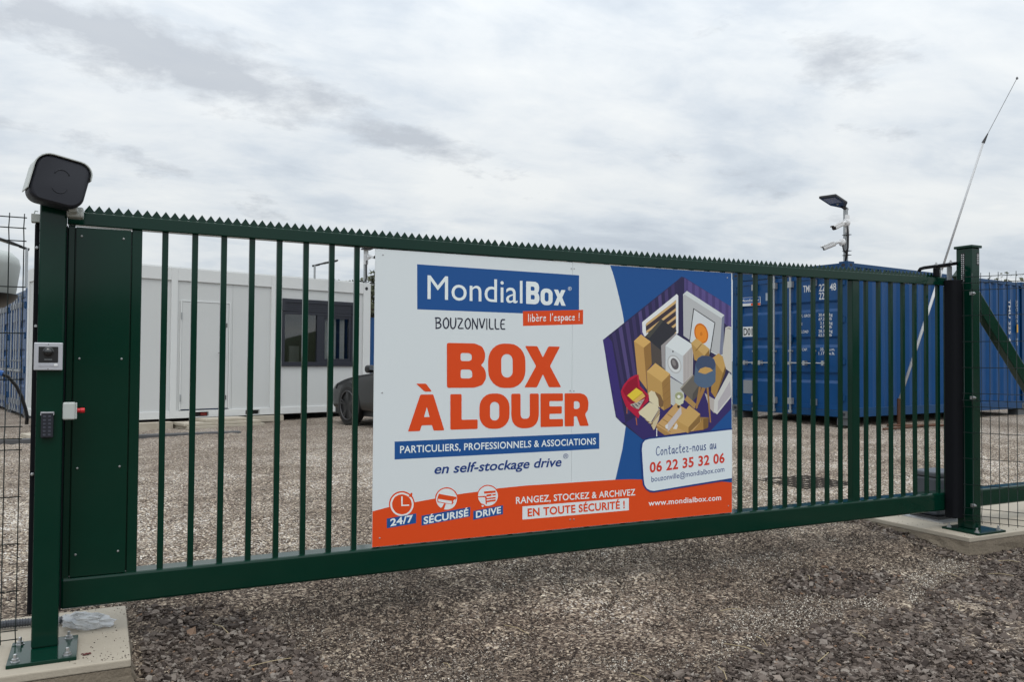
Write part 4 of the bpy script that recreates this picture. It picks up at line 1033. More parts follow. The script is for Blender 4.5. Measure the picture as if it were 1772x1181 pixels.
# post with solar lamp, post with camera, both on the cabin roof
def cab(u, v, z):
    c, s = math.cos(.297), math.sin(.297); return (-.825 + u*c - v*s, 10.646 + u*s + v*c, .059 + z)
def solar_lamp(name, label, base, top, toward, tilt, big=1., group='solar lamps on poles'):
    base, top = Vector(base), Vector(top); t = thing(name, label, 'lamp', base, group=group)
    box('pole', base.x-.03*big, base.x+.03*big, base.y-.03*big, base.y+.03*big, base.z, top.z, GREYSTEEL, t, bevel=.006)
    d = Vector(toward).normalized(); d3 = (d*math.cos(tilt) + Vector((0, 0, 1))*math.sin(tilt)).normalized(); sd_ = Vector((0, 0, 1)).cross(d).normalized(); u = d3.cross(sd_)
    R3 = Matrix((d3, sd_, u)).transposed()
    a = top + Vector((0, 0, -.02))
    MB().tube([a - d3*.05, a + d3*.16*big], .032*big, 10).build('knuckle', BLACKPL, t)
    hd = MB()
    pl = [(.10, -.05), (.18, -.09), (.28, -.15), (.74, -.15), (.74, .15), (.28, .15), (.18, .09), (.10, .05)]
    hd.prism([(x*big, y*big) for x, y in pl], lambda p, q: tuple(a + d3*p[0] + sd_*p[1] + u*q), -.012*big, .030*big)
    h_ = hd.build('lamp_head', BLACKPL, t, bevel=.008)
    MB().obox(a + d3*.55*big - u*.014*big, (.28*big, .21*big, .006), R3).build('light_panel', PV, h_)
    MB().lathe([(.018*big, 0), (.016*big, .012*big), (.006*big, .018*big)], tuple(a + d3*.33*big - u*.012*big), tuple(-u), 12).build('motion_sensor', LGREY, h_)
    MB().obox(a + d3*.50*big + u*.033*big, (.44*big, .27*big, .006), R3).build('solar_panel', PV, h_)
    return t
def bullet_camera(name, label, wall, out, aim, size=1., black=True, cable=None):
    """wall: fixing point, out: direction of the junction box, aim: where it looks"""
    wall, out, aim = Vector(wall), Vector(out).normalized(), Vector(aim).normalized()
    t = thing(name, label, 'camera', wall, group='surveillance cameras on poles')
    MB().lathe([(.062*size, 0), (.062*size, .035*size), (.052*size, .045*size), (.03*size, .05*size)], wall, out, 20).build('junction_box', WHITEPL, t, smooth='auto')
    k = wall + out*.09*size
    MB().tube([wall + out*.04*size, k, k + aim*.07*size], [.026*size, .024*size, .022*size], 12).build('joint', WHITEPL, t, smooth=True)
    b0_, b1_ = k + aim*.05*size, k + aim*.30*size
    up = Vector((0, 0, 1)); sx_ = up.cross(aim).normalized(); uz = aim.cross(sx_)
    pr = rrect(.082*size, .078*size, .028*size, 5)
    MB().prism(pr, lambda p, q: tuple(b0_ + sx_*p[0] + uz*p[1] + aim*q), 0, .185*size).build('body', WHITEPL, t, bevel=.004)
    MB().prism(rrect(.074*size, .070*size, .024*size, 5), lambda p, q: tuple(b0_ + sx_*p[0] + uz*p[1] + aim*q), .1852*size, .200*size).build('front_glass', BLACKPL, t)
    MB().prism([(-.045*size, .020*size), (-.045*size, .036*size), (-.030*size, .046*size), (.030*size, .046*size), (.045*size, .036*size), (.045*size, .020*size), (.041*size, .020*size), (.041*size, .034*size), (.028*size, .042*size), (-.028*size, .042*size), (-.041*size, .034*size), (-.041*size, .020*size)], lambda p, q: tuple(b0_ + sx_*p[0] + uz*p[1] + aim*q), .02*size, .215*size).build('sun_shield', WHITEPL, t)
    return t
b_ = cab(4.775, .03, 2.60); solar_lamp('solar_lamp', 'small black solar lamp on a short pole at the edge of the white cabin roof', b_, (b_[0], b_[1], b_[2]+.30), (.96, -.10, 0), rad(14), .62)
b_ = cab(5.955, .05, 2.58)
cp = thing('camera_pole', 'pale square camera pole with taped cable at the right end of the cabin roof', 'pole', b_)
box('pole', b_[0]-.03, b_[0]+.03, b_[1]-.03, b_[1]+.03, b_[2], b_[2]+.72, GREYSTEEL, cp, bevel=.005)
box('mounting_plate', b_[0]-.045, b_[0]+.055, b_[1]-.040, b_[1]-.031, b_[2]+.42, b_[2]+.72, WHITEPL, cp, bevel=.004)
MB().tube([(b_[0]+.015, b_[1]-.06, b_[2]+.50), (b_[0]+.012, b_[1]-.055, b_[2]+.30), (b_[0]+.02, b_[1]-.05, b_[2]+.14), (b_[0]-.01, b_[1]-.05, b_[2]+.07), (b_[0]-.10, b_[1]-.03, b_[2]+.02), (b_[0]-.22, b_[1]+.02, b_[2]+.02)], .014, 8).build('cable', BLACKPL, cp, smooth=True)
bullet_camera('bullet_camera', 'white bullet camera looking this way from the pole on the cabin roof', (b_[0]+.055, b_[1]-.045, b_[2]+.58), (.6, -.8, 0), (.10, -1, -.18), .8)
dsk = MB().box(b_[0]-.09, b_[0]+.11, b_[1]-.20, b_[1]+.03, b_[2]+.722, b_[2]+.75).build('lamp_head', BLACKPL, cp, bevel=.01)
# drain hole at the cabin corner
MB().lathe([(.034, 0), (.034, .004)], (5.955, -.0122, 2.50), (0, -1, 0), 16).build('lifting_hole', BLACKPL, CA)

# paving slabs and timber round the cabin
def cabbox(name, label, cat, u0, u1, v0, v1, z0, z1, m, group=None, rz=0):
    c = Vector(cab((u0+u1)/2, (v0+v1)/2, z0))
    o = MB().box(-(u1-u0)/2, (u1-u0)/2, -(v1-v0)/2, (v1-v0)/2, 0, z1-z0).build(name, m, None, bevel=.008)
    o.location = c; o.rotation_euler = (0, 0, .297+rz); return tag(o, label, cat, group)
G1 = 'concrete slabs stacked as cabin steps'
cabbox('paving_slab', 'lowest wide slab of the step below the cabin door', 'slab', 2.05, 3.45, -.62, -.06, -.16, -.105, STONEPAV, G1, .02)
cabbox('paving_slab', 'middle slab of the step below the cabin door', 'slab', 2.02, 3.40, -.58, -.05, -.102, -.052, STONEPAV, G1, -.01)
cabbox('paving_slab', 'topmost slab of the step below the cabin door', 'slab', 2.40, 3.20, -.50, -.08, -.050, .0, STONEPAV, G1, .04)
cabbox('support_beam', 'long pale beam laid under the left half of the cabin', 'beam', .45, 2.0, -.16, .05, -.19, -.045, STONEPAV)
cabbox('support_beam', 'short pale beam laid under the cabin right of the step', 'beam', 3.46, 4.1, -.08, .12, -.13, -.02, STONEPAV)
for k, (u0, u1, v0, v1) in enumerate(((-.30, .62, -.75, -.05), (-.26, .60, -.70, -.04), (-.02, .62, -.60, -.06))):
    cabbox('paving_slab', ('bottom', 'middle', 'top')[k] + ' slab of the small stack by the left cabin corner', 'slab', u0, u1, v0, v1, -.24+k*.062, -.182+k*.062, STONEPAV, G1, .03*k)
cabbox('drain_plank', 'long dark plank lying on the gravel in front of the cabin', 'plank', -1.2, 2.55, -1.30, -1.12, -.235, -.13, mat('dark_plank', (.075, .075, .078), .8, 0, .2, 5, .2, 40), None, -.22)

# ------------------------------------------------------------------ shipping containers
def corrugated(mb, x0, x1, z0, z1, yo, yi, pitch=.278):
    xs = []; x = x0
    while x < x1 - .05:
        for dx, y in ((0, yo), (.072, yo), (.140, yi), (.210, yi)): xs.append((min(x+dx, x1), y))
        x += pitch
    xs.append((x1, yo)); k = len(mb.v)
    vs = [(a, b, z0) for a, b in xs] + [(a, b, z1) for a, b in xs]; n = len(xs)
    mb.add(vs, [(i, i+1, n+i+1, n+i) for i in range(n-1)])
def corr_x(mb, y0, y1, z0, z1, xo, xi, pitch=.24):
    ys = []; y = y0
    while y < y1 - .05:
        for dy, x in ((0, xo), (.06, xo), (.115, xi), (.18, xi)): ys.append((x, min(y+dy, y1)))
        y += pitch
    ys.append((xo, y1)); n = len(ys)
    mb.add([(a, b, z0) for a, b in ys] + [(a, b, z1) for a, b in ys], [(i, i+1, n+i+1, n+i) for i in range(n-1)])
def casting(mb, x, y, z, sx_, sy_, sz_):
    """corner casting with its two side apertures; x,y,z is the outer corner, s* point inwards"""
    a, b, c = .178, .162, .118
    def P(u, v, w): return (x + sx_*u, y + sy_*v, z + sz_*w)
    e = -.004
    mb.add([P(u, v, w) for u in (e, a) for v in (e, b) for w in (e, c)], [(0,1,3,2),(4,6,7,5),(0,4,5,1),(2,3,7,6),(0,2,6,4),(1,5,7,3)])
def hole(mb, x, y, z, sx_, sy_, sz_):
    o = rrect(.078, .050, .024, 5, .089, .059); k = len(mb.v); n = len(o)
    mb.add([(x + sx_*p, y - sy_*.0046, z + sz_*q) for p, q in o], [tuple(range(n))])
    o = rrect(.070, .050, .024, 5, .081, .059)
    mb.add([(x - sx_*.0046, y + sy_*p, z + sz_*q) for p, q in o], [tuple(range(n))])
DOORTXT = [("TMU", .882, .70, 2.13, .115), ("225", .568, .385, 2.13, .115), ("48", .355, .236, 2.13, .115), ("22G", .568, .385, 1.99, .115),
           ("MAX. GROSS", 1.011, .70, 1.70, .045), ("30.480 kg", .575, .305, 1.70, .048), ("67.200 lb", .575, .318, 1.632, .048), ("TARE", 1.011, .90, 1.562, .045), ("2.130 kg", .545, .305, 1.562, .048), ("4.700 lb", .545, .318, 1.495, .048),
           ("PAYLOAD", 1.011, .78, 1.425, .045), ("28.350 kg", .575, .305, 1.425, .048), ("62.500 lb", .575, .318, 1.357, .048), ("CU. CAP.", 1.011, .80, 1.115, .045), ("33.2 cu.m.", .545, .262, 1.115, .048), ("1.170 cu.ft.", .575, .262, 1.047, .048)]
def container(label, loc, rz, detail=True, blocks=True):
    t = thing('shipping_container', label, 'container', loc, rz, 'blue shipping containers', local=True)
    Lx, Wy, Hz = 6.058, 2.438, 2.591
    m = MB()
    for x in (0, Lx-.15):
        for y in (0, Wy-.14): m.box(x+.002, x+.148, y+.002, y+.138, .11, Hz-.11)
    for y in (.004, Wy-.064):
        m.box(.15, Lx-.15, y, y+.06, Hz-.085, Hz-.020); m.box(.15, Lx-.15, y, y+.050, .012, .165)
    m.box(.006, .14, .14, Wy-.14, Hz-.165, Hz-.02).box(.004, .15, .14, Wy-.14, .012, .118)
    m.box(Lx-.1, Lx-.004, .14, Wy-.14, Hz-.10, Hz-.02).box(Lx-.15, Lx-.004, .14, Wy-.14, .012, .16)
    m.build('frame', CBLUE2, t, bevel=.004)
    c1_, h1_ = MB(), MB()
    for x, sx_ in ((0, 1), (Lx, -1)):
        for y, sy_ in ((0, 1), (Wy, -1)):
            for z, sz_ in ((0, 1), (Hz, -1)):
                c1_.cur = 0 if z else 1
                casting(c1_, x, y, z, sx_, sy_, sz_); hole(h1_, x, y, z, sx_, sy_, sz_)
    cg = c1_.build('corner_casting', [CBLUE2, CASTGREY], t, bevel=.004); h1_.build('casting_hole', SEAL, t)
    m = MB(); corrugated(m, .148, Lx-.148, .16, Hz-.08, .008, .042); m.build('side_wall', CBLUE, t)
    m = MB(); corrugated(m, .148, Lx-.148, .16, Hz-.08, Wy-.008, Wy-.042); m.build('side_wall', CBLUE, t)
    m = MB(); corr_x(m, .138, Wy-.138, .155, Hz-.09, Lx-.01, Lx-.05); m.build('end_wall', CBLUE, t)
    box('roof', .1, Lx-.08, .05, Wy-.05, Hz-.045, Hz-.03, CBLUE, t); box('floor', .1, Lx-.1, .05, Wy-.05, .12, .16, SEAL, t)
    rows = [(.125, .0), (.30, 0)]
    prof = [(.125, 0)]
    for zc in (.67, 1.275, 1.88): prof += [(zc-.105, 0), (zc-.055, 1), (zc+.045, 1), (zc+.085, 0)]
    prof += [(2.415, 0)]
    for y0, y1, side in ((.142, 1.212, 'r'), (1.226, 2.296, 'l')):
        m = MB(); n = len(prof); e = .022
        vs = [(.030+.030*q, y0+.055, z) for z, q in prof] + [(.030+.030*q, y1-.055, z) for z, q in prof]
        m.add(vs, [(i, i+1, n+i+1, n+i) for i in range(n-1)])
        m.box(.014, .075, y0, y0+.056, .125, 2.415).box(.014, .075, y1-.056, y1, .125, 2.415).box(.016, .075, y0+.056, y1-.056, .125, .20).box(.016, .075, y0+.056, y1-.056, 2.34, 2.415)
        d_ = m.build('door', CBLUE, t)
        if not detail and side == 'x': continue
        for yr in ((.638, 1.109) if side == 'r' else (1.457, 1.90)):
            r_ = MB().tube([(-.030, yr, .03), (-.030, yr, 2.52)], .017, 10)
            for z in (.06, 2.49): r_.box(-.052, -.012, yr-.028, yr+.028, z-.022, z+.022)
            r_.build('lock_rod', GREYSTEEL, d_)
            m = MB()
            for z in (.24, 2.28): m.box(-.050, .014, yr-.045, yr-.022, z-.055, z+.055).box(-.050, .014, yr+.022, yr+.040, z-.055, z+.055).box(-.054, -.044, yr-.045, yr+.040, z-.055, z+.055)
            m.box(-.050, .014, yr-.03, yr+.03, 1.10, 1.13)
            m.build('rod_bracket', GREYSTEEL, d_)
            s_ = -1 if side == 'r' else 1
            m = MB().tube([(-.045, yr, .90), (-.060, yr+s_*.06, .905), (-.060, yr+s_*(.46 if yr in (1.109, 1.457) else .30), .90)], .011, 8).box(-.065, -.02, yr-.03, yr+.03, .875, .925)
            q = yr + s_*(.30 if yr in (1.109, 1.457) else .2); m.box(-.07, .016, q-.022, q+.022, .865, .945)
            m.build('handle', GREYSTEEL, d_)
        yh = .10 if side == 'r' else Wy-.10
        m = MB()
        for z in (.33, .93, 1.63, 2.25): m.box(-.012, .016, yh-.055, yh+.075 if side == 'r' else yh+.055, z-.045, z+.045).tube([(-.010, yh, z-.07), (-.010, yh, z+.07)], .014, 8)
        m.build('hinge', CBLUE2, d_)
        m = MB(); yy_ = y0-.006 if side == 'r' else y1+.006
        m.box(.020, .070, min(yy_, yy_), yy_+.006, .125, 2.41).box(.022, .07, y0, y1, 2.414, 2.424).box(.022, .07, y0, y1, .117, .126); m.build('gasket', SEAL, d_)
    if blocks:
        for x in (.02, Lx-.30):
            for y in (.02, Wy-.24): box('support_block', x, x+.28, y, y+.20, -.125, -.005, CASTGREY, t, bevel=.006)
    return t
def dfn(dx): return lambda p: (dx, p[0], p[1])
main = container('blue shipping container with white code lettering on its doors, right of the sign', (10.989, 5.561, .193), .13)
rd = [c for c in main.children if c.name.startswith('door')]
m = MB()
for s, v0, v1, z, hgt in DOORTXT:
    vfh = font_text(s, .012 if hgt > .1 else .008); xo = .0285
    place_text(m, vfh, (v0, z), (v1, z), (v0, z+hgt), lambda p: (.012 if abs(p[0]-.17) < .03 else .0275, p[0], p[1]), (-1, 0, 0))
m.build('code_lettering', WHITEPAINT, rd[0])
m = MB().add([dfn(.0272)(p) for p in ((2.205, 1.385), (1.968, 1.385), (1.968, 1.57), (2.205, 1.57))], [(0, 1, 2, 3)]); pl = m.build('number_plate', mat('sticker_white', (.66, .68, .68), .4), rd[1])
m = MB(); place_text(m, font_text('D01', .02), (2.19, 1.415), (1.985, 1.415), (2.19, 1.54), dfn(.0262), (-1, 0, 0)); m.build('plate_lettering', BLACKPL, rd[1])
m = MB(); m.cur = 0; m.add([dfn(.0272)(p) for p in ((2.25, 1.955), (1.80, 1.955), (1.80, 2.115), (2.25, 2.115))], [(0, 1, 2, 3)])
m.cur = 1; m.add([dfn(.0266)(p) for p in ((2.245, 2.005), (1.81, 2.005), (1.81, 2.11), (2.245, 2.11))], [(0, 1, 2, 3)])
m.cur = 2; m.add([dfn(.0262)(p) for p in ((2.02, 1.96), (1.805, 1.96), (1.805, 1.998), (2.02, 1.998))], [(0, 1, 2, 3)])
m.cur = 0; place_text(m, font_text('MondialBox', .01), (2.23, 2.035), (1.83, 2.035), (2.23, 2.085), dfn(.0258), (-1, 0, 0))
m.build('logo_sticker', [mat('sticker_white'), ink('1c4880'), ink('c1421a')], rd[1])
m = MB(); m.add([dfn(.0272)(p) for p in ((1.685, 2.03), (1.60, 2.03), (1.60, 2.17), (1.685, 2.17))], [(0, 1, 2, 3)]); 
m.build('data_plate', mat('dull_plate', (.30, .36, .44), .4), rd[1])
m = MB(); m.add([dfn(.0272)(p) for p in ((2.195, .335), (1.985, .335), (1.985, .58), (2.195, .58))], [(0, 1, 2, 3)]); m.build('safety_plate', mat('dull_plate_grey', (.22, .24, .26), .5, 0, .3, 60), rd[1])
MB().box(.0, .030, 1.285, 1.36, 1.27, 1.41).box(.0, .030, 1.10, 1.20, 1.27, 1.40).build('lock_box', CBLUE2, rd[0], bevel=.004)
# code written down the long side
sfn = lambda p: (p[0], .0035, p[1])
m = MB()
for s, x, z0, z1, w in (('TMU 225 48', 5.36, 2.21, 1.27, .075), ('22G', 5.655, 2.21, 1.98, .07), ('225 48', 5.655, 1.93, 1.76, .07), ('22G', 5.655, 1.44, 1.29, .07)):
    place_text(m, font_text(s, .012), (x, z0), (x, z1), (x+w, z0), sfn)
m.build('code_lettering', WHITEPAINT, main)
MB().box(5.66, 5.74, .001, .0035, 1.555, 1.72).build('warning_sticker', YELLOW, main)
container('blue shipping container nearest the left end of the cabin, its doors seen edge-on', (-1.36, 15.3, -.09), .20)
container('second blue container of the row receding at the left edge of the photo', (-1.87, 17.8, -.09), .20)
container('farthest blue container of the row receding at the left edge of the photo', (-2.38, 20.3, -.09), .20)
container('blue shipping container half hidden behind the right end of the cabin', (8.60, 27.2, .10), -1.15)

# ------------------------------------------------------------------ solar lamp and cameras on the container corner
b_ = (11.10, 5.70, 2.775)
sl_ = solar_lamp('solar_lamp', 'black solar lamp tilted over two cameras on the container corner', b_, (b_[0], b_[1], b_[2]+.93), tuple(Vector((R_.x, R_.y, 0))*-.50 - Vector((F_.x, F_.y, 0))*.50), rad(8), .95)
bullet_camera('bullet_camera', 'upper white bullet camera with a dark glass front on the container corner pole', (b_[0]-.04, b_[1]-.05, b_[2]+.66), tuple(-R_*.6 - F_*.8), tuple(-R_*.85 - F_*.35 - U_*.42), 1.05)
bullet_camera('bullet_camera', 'lower white bullet camera seen from behind on the container corner pole', (b_[0]-.06, b_[1]+.0, b_[2]+.34), tuple(-R_*.95 - F_*.3), tuple(-R_*.90 + F_*.28 - U_*.38), 1.05)
box('mounting_plate', b_[0]-.055, b_[0]+.045, b_[1]-.042, b_[1]-.031, b_[2]+.50, b_[2]+.80, WHITEPL, sl_, bevel=.004)
t = thing('pole_cable', 'black cable taped down the camera pole on the container', 'cable', b_)
MB().tube([(b_[0]-.06, b_[1]-.09, b_[2]+.60), (b_[0]-.035, b_[1]-.08, b_[2]+.45), (b_[0]-.03, b_[1]-.07, b_[2]+.25), (b_[0]-.075, b_[1]-.06, b_[2]+.0)], .017, 8).tube([(b_[0]-.10, b_[1]-.03, b_[2]+.28), (b_[0]-.10, b_[1]-.05, b_[2]+.20), (b_[0]-.06, b_[1]-.07, b_[2]+.15)], .015, 8).build('cable', BLACKPL, t, smooth=True)
m = MB()
for z in (.12, .19, .46): m.box(b_[0]-.045, b_[0]+.036, b_[1]-.090, b_[1]+.036, b_[2]+z, b_[2]+z+.008)
m.build('cable_tie', BLACKPL, t)

# ------------------------------------------------------------------ leaning antenna mast
t = thing('antenna_mast', 'leaning white telescopic antenna mast with a thin whip tip', 'antenna', (12.25, 5.55, .03))
P0, P1, P2 = Vector((12.249, 5.58, .04)), Vector((13.448, 4.856, 4.908)), Vector((13.942, 4.582, 5.999))
Pm = Vector((12.50, 5.43, 1.02))
MB().tube([P0, P0 + Vector((-.004, -.004, .46))], .045, 8).build('ground_stake', RUST, t)
A = P0 + Vector((0, 0, .45))
Pk = A.lerp(P1, .50)
MB().tube([A, Pk], .024, 10).build('lower_tube', mat('grey_white_tube', (.50, .51, .52), .4), t, smooth=True)
MB().tube([Pk, P1], .018, 10).build('upper_tube', mat('grey_white_tube'), t, smooth=True)
MB().tube([P1 - (P1-A).normalized()*.02, P1 + (P2-P1).normalized()*.16], [.028, .008], 10).build('collar', BLACKPL, t)
MB().tube([P1, P2], .0055, 6).lathe([(.016, -.02), (.02, 0), (.012, .02)], P2, (0, 0, 1), 8).build('whip', mat('grey_whip', (.16, .165, .17), .5), t)
zb = zg(12.2, 5.3)
MB().tube([(11.2, 5.05, zb+.02), (12.9, 5.35, zb+.03)], .022, 6).tube([(11.75, 5.42, zb+.04), (13.2, 4.95, zb+.03)], .02, 6).build('base_rod', RUST, t)

# ------------------------------------------------------------------ gate motor
t = thing('gate_motor', 'dark grey sliding gate motor on the concrete behind the right post', 'motor', (6.10, .36, -.135))
MB().prism(rrect(.27, .22, .03, 5, 6.075, .345), lambda p, q: (p[0], p[1], q), -.105, .20).build('housing', mat('motor_grey', (.055, .065, .08), .45), t, bevel=.02)
MB().prism(rrect(.285, .235, .035, 5, 6.075, .345), lambda p, q: (p[0], p[1], q), .201, .245).build('lid', mat('motor_lid', (.075, .085, .10), .4), t, bevel=.014)
box('base_plate', 5.86, 6.28, .13, .50, -.135, -.125, ZINC, t); box('plinth', 5.92, 6.22, .22, .47, -.125, -.105, BLACKPL, t)

# ------------------------------------------------------------------ small things on the footings and behind the left fence
t = thing('plastic_bag', 'crumpled clear plastic bag lying on the concrete by the left post', 'bag', (-.03, .16, -.135))
bm = bmesh.new(); bmesh.ops.create_icosphere(bm, subdivisions=4, radius=1)
for v in bm.verts:
    p = v.co.copy(); k = 1 + .35*mnoise.noise(p*2.2) + .22*mnoise.noise(p*5.5) + .12*mnoise.noise(p*11)
    v.co = Vector((p.x*.10*k - .028*p.z, p.y*.050*k + .02*p.x, max(-.98, p.z)*.036*k + .018*p.x*0))
me = bpy.data.meshes.new('film'); bm.to_mesh(me); bm.free()
pm = bpy.data.materials.new('clear_film'); pm.use_nodes = True; nt = pm.node_tree; b = nt.nodes['Principled BSDF']
b.inputs['Base Color'].default_value = (.72, .74, .76, 1); b.inputs['Roughness'].default_value = .22; b.inputs['Alpha'].default_value = .62
me.materials.append(pm); o = bpy.data.objects.new('film', me); COL.objects.link(o); o.parent = t; o.location = (.0, -.005, .028); o.rotation_euler = (0, rad(6), rad(-22))
MB().tube([(-.135, .25, -.118), (-.11, .215, -.116), (-.085, .20, -.112)], .014, 10).build('neck', mat('dark_film', (.10, .11, .12), .35), t, smooth=True)
m = MB(); cp_ = [(-.62, .24, -.112), (-.45, .275, -.112), (-.36, .285, -.112), (-.27, .275, -.112), (-.13, .25, -.114)]
cp2 = [Vector(a).lerp(Vector(b_), k/16) for a, b_ in zip(cp_, cp_[1:]) for k in range(16)]
m.tube(cp2, [.019 if k % 2 else .0155 for k in range(len(cp2))], 10)
o = m.build('cable_conduit', mat('grey_conduit', (.06, .066, .078), .5)); solo(o, (-.4, .28, -.131)); tag(o, 'grey ribbed cable conduit lying on the concrete behind the left post', 'conduit')
for k, (x, y, s) in enumerate(((-.03, -.235, .016), (-.02, -.225, .010), (-.045, -.222, .008))):
    o = MB().add([(-s, -s*.5, 0), (s*.2, -s*.7, s*.3), (s, s*.1, .001), (s*.1, s*.6, s*.35), (-s*.8, s*.4, .002), (0, 0, s*.55)], [(0, 1, 5), (1, 2, 5), (2, 3, 5), (3, 4, 5), (4, 0, 5)]).build('dry_leaf', LEAFRED)
    o.location = (x, y, -.134); o.rotation_euler = (0, 0, k*1.9); tag(o, 'dark red dry leaf scrap by the left base plate', 'leaf', 'dry leaf scraps')
t = thing('lamp_housing', 'pale grey rounded lamp housing with a black underside behind the left fence', 'lamp', (-.62, .32, 1.30))
m = MB(); prof = [(.0, .232), (.12, .230), (.185, .215), (.215, .185), (.222, .15), (.205, .02), (.200, .0)]
m.lathe(prof[::-1], (-.56, .32, 1.372), (0, 0, 1), 32); m.build('shell', LGREY, t, smooth='auto')
m = MB(); m.lathe([(.10, -.045), (.16, -.038), (.198, -.008), (.2135, .012), (.215, .02), (.205, .022)], (-.56, .32, 1.372), (0, 0, 1), 32); m.build('underside', BLACKPL, t, smooth='auto')
MB().tube([(-.62, .32, -.135), (-.62, .32, 1.40)], .03, 12).build('pole', GREYSTEEL, t)
t = thing('charging_cable', 'black hanging cable with a blue plug behind the left fence', 'cable', (-.41, .45, .8))
def BH(px, py, y):
    D = F_*CAM_F + R_*(px-886) - U_*(py-590.5); return CAM_LOC + D*((y-CAM_LOC.y)/D.y)
cpts = [(-30, 640), (0, 647), (14, 652), (28, 668), (38, 688), (44, 708), (47, 722), (46, 735)]
MB().tube([BH(x, y, .55) for x, y in cpts], .0085, 8).build('cable', BLACKPL, t, smooth=True)
MB().tube([BH(-14, 643, .55), BH(5, 647, .55)], .014, 10).build('plug', BLUEPL, t)
# post with lamp behind the left fence
q = Vector((-1.15, 16.2, -.1)); b_ = BH(45, 497, 15.55)
solar_lamp('solar_lamp', 'black solar lamp on a pale pole above the left containers', (b_.x, b_.y, b_.z-.02), (b_.x, b_.y, BH(45, 429, 15.55).z), (-1, -.12, 0), rad(17), .9)

# ------------------------------------------------------------------ the parked car
car = thing('parked_car', 'dark grey car with black wheels parked by the cabin, mostly behind the sign', 'car', (5.06, 8.98, zg(4.75, 8.95)), rad(103), local=True)
st = [  # x, half width, z sill, z bumper line, z belt, z roof, half roof
 (2.20, .66, .34, .50, .60, .62, .56), (2.10, .86, .26, .50, .68, .70, .70), (1.80, .86, .24, .54, .77, .79, .74), (1.35, .90, .24, .58, .85, .88, .76), (.80, .91, .24, .60, .90, .94, .74), (.40, .91, .24, .60, .93, 1.00, .70),
 (-.25, .915, .24, .60, .95, 1.38, .58), (-.7, .915, .24, .60, .96, 1.44, .60), (-1.2, .915, .24, .60, .98, 1.40, .59), (-1.65, .90, .26, .62, .99, 1.28, .56), (-2.0, .86, .32, .64, .98, 1.06, .62), (-2.16, .74, .40, .64, .92, .96, .62)]
m = MB(); ringn = 14
for x, hw, zs, zm, zb_, zr, hr in st:
    half = [(0, zs), (hw*.88, zs), (hw*.975, zs+.02), (hw*.995, zs+.12), (hw, zm), (hw*.985, (zm+zb_)/2), (hw*.93, zb_), (hr, zr-.03), (0, zr)]
    pr = half + [(-a, b_) for a, b_ in half[-2:0:-1]]
    m.v += [(x, a, b_) for a, b_ in pr]
n = 16; m.f = [(l*n+k, l*n+(k+1) % n, (l+1)*n+(k+1) % n, (l+1)*n+k) for l in range(len(st)-1) for k in range(n)] + [tuple(range(n-1, -1, -1)), tuple(range((len(st)-1)*n, len(st)*n))]
m.m = [0]*len(m.f); bd = m.build('body', CARPAINT, car, smooth=True); bd.modifiers.new('round', 'SUBSURF').levels = 2; bd.modifiers['round'].render_levels = 2
for sy_ in (1, -1):
    m = MB().add([(.20, sy_*.885, .96), (-.22, sy_*.68, 1.33), (-1.15, sy_*.69, 1.35), (-1.62, sy_*.84, 1.01)], [(0, 1, 2, 3)]); m.build('side_window', DARKGLASS, car)
    h_ = MB().add([(1.86, sy_*.835, .73), (2.06, sy_*.72, .66), (2.08, sy_*.68, .60), (1.88, sy_*.865, .62)], [(0, 1, 2, 3)]).build('headlight', LAMPGLASS, car)
    mm_ = MB().prism(rrect(.17, .13, .05, 5, 1.0*0 + sy_*1.02, .985), lambda p, q: (q, p[0], p[1]), .27, .42).build('wing_mirror', BLACKPL, car, bevel=.03)
    MB().add([(.268, sy_*1.02-.07, .94), (.268, sy_*1.02+.07, .94), (.268, sy_*1.02+.07, 1.03), (.268, sy_*1.02-.07, 1.03)], [(0, 1, 2, 3)]).build('mirror_glass', mat('mirror_glass', (.5, .52, .54), .03, 1.), mm_)
    for x in (1.30, -1.34):
        MB().lathe([(.385, -.02), (.385, .012), (.345, .016)], (x, sy_*.895, .36), (0, sy_, 0), 36).build('wheel_arch', BLACKPL, car)
        w_ = MB().lathe([(.20, -.16), (.315, -.16), (.34, -.13), (.34, .0), (.325, .018), (.255, .022), (.24, .004), (.05, -.01)], (x, sy_*.905, .34), (0, sy_, 0), 40).build('wheel', TYRE, car, smooth='auto')
        r_ = MB()
        for k in range(5):
            a = 2*PI*k/5 + .3
            for da in (-.13, .13):
                r_.add([(x + math.cos(a)*.05, sy_*.93, .34 + math.sin(a)*.05), (x + math.cos(a+da-.07)*.25, sy_*.935, .34 + math.sin(a+da-.07)*.25), (x + math.cos(a+da+.07)*.25, sy_*.935, .34 + math.sin(a+da+.07)*.25)], [(0, 1, 2)])
        r_.tube([(x + math.cos(2*PI*k/40)*.25, sy_*.93, .34 + math.sin(2*PI*k/40)*.25) for k in range(41)], .012, 6); r_.build('rim', RIM, w_)
box('underbody', -1.9, 1.95, -.82, .82, .17, .36, BLACKPL, car)
MB().add([(.34, -.62, 1.02), (.34, .62, 1.02), (-.20, .54, 1.365), (-.20, -.54, 1.365)], [(0, 1, 2, 3)]).build('windscreen', DARKGLASS, car)
MB().add([(-1.68, -.54, 1.275), (-1.68, .54, 1.275), (-2.0, .58, 1.08), (-2.0, -.58, 1.08)], [(0, 1, 2, 3)]).build('rear_window', DARKGLASS, car)
for sy_ in (1, -1): MB().box(-2.15, -2.04, sy_*.60-.16, sy_*.60+.14, .80, .90).build('tail_lamp', mat('red_lens', (.25, .01, .01), .2), car, bevel=.02)

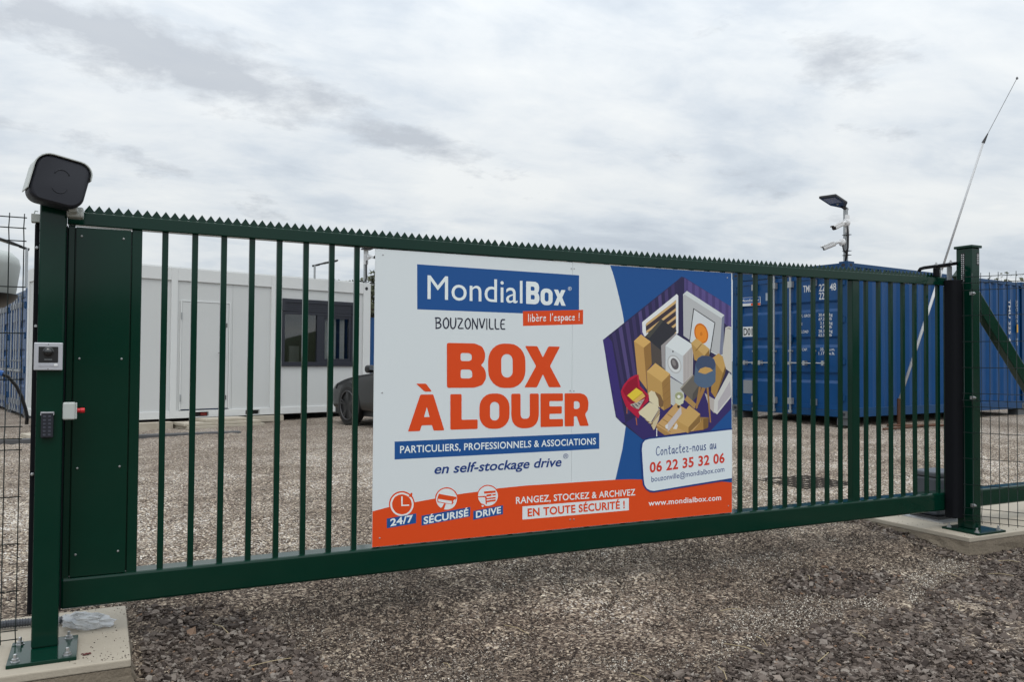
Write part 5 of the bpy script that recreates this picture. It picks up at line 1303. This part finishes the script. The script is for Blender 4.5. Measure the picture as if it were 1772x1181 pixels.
# ------------------------------------------------------------------ trees beyond the yard
def leafmat(name, c):
    m = mat(name, c, .75, 0, .5, .9); return m
def tree(label, x, y, h, w, seed, name='leafy_tree'):
    rg = random.Random(seed); z0 = zg(x, y)
    t = thing(name, label, 'tree', (x, y, z0), group='trees beyond the yard')
    m = MB(); m.tube([(x, y, z0), (x+.05*h*rg.uniform(-.3, .3), y, z0+h*.35), (x, y, z0+h*.72)], [.035*h, .026*h, .008*h], 10)
    for k in range(7):
        a = rg.uniform(0, 2*PI); z = z0+h*rg.uniform(.28, .6); m.tube([(x, y, z), (x+math.cos(a)*w*.25, y+math.sin(a)*w*.25, z+h*.12), (x+math.cos(a)*w*.42, y+math.sin(a)*w*.42, z+h*.20)], [.013*h, .009*h, .003*h], 6)
    m.build('trunk', BARKM, t)
    m = MB(); cl = []
    for k in range(34):
        a = rg.uniform(0, 2*PI); zf = rg.uniform(.18, 1.0); rr_ = w*.5*math.sqrt(max(.05, 1-((zf-.5)/.56)**2))*math.sqrt(rg.random())
        cl.append((x+math.cos(a)*rr_, y+math.sin(a)*rr_, z0+h*zf, w*rg.uniform(.10, .20)))
    for cx_, cy_, cz_, cr in cl:
        for k in range(230):
            d = Vector((rg.gauss(0, 1), rg.gauss(0, 1), rg.gauss(0, 1))).normalized()*cr*rg.random()**.4
            p = Vector((cx_, cy_, cz_)) + Vector((d.x, d.y, d.z*.75)); s = rg.uniform(.07, .17)*h/6
            u = Vector((rg.gauss(0, 1), rg.gauss(0, 1), rg.gauss(0, 1))).normalized(); v = u.orthogonal().normalized()
            m.add([p-u*s, p+v*s*.6, p+u*s, p-v*s*.6], [(0, 1, 2, 3)])
    m.build('crown', leafmat('foliage_%d' % (seed % 2), ((.040, .055, .020), (.055, .060, .026))[seed % 2]), t)
    return t
tree('green tree behind the gap between cabin and sign', 15.6, 44., 6.2, 5.2, 3)
tree('olive tree just left of the one in the gap beside the sign', 13.2, 46., 5.6, 5.0, 4)
tree('low tree rising above the right end of the long container side', 39.0, 19.5, 4.35, 6.5, 5)
tree('tall tree right of the container at the photo edge', 41.6, 17.2, 4.5, 6.0, 6)

split_pieces()
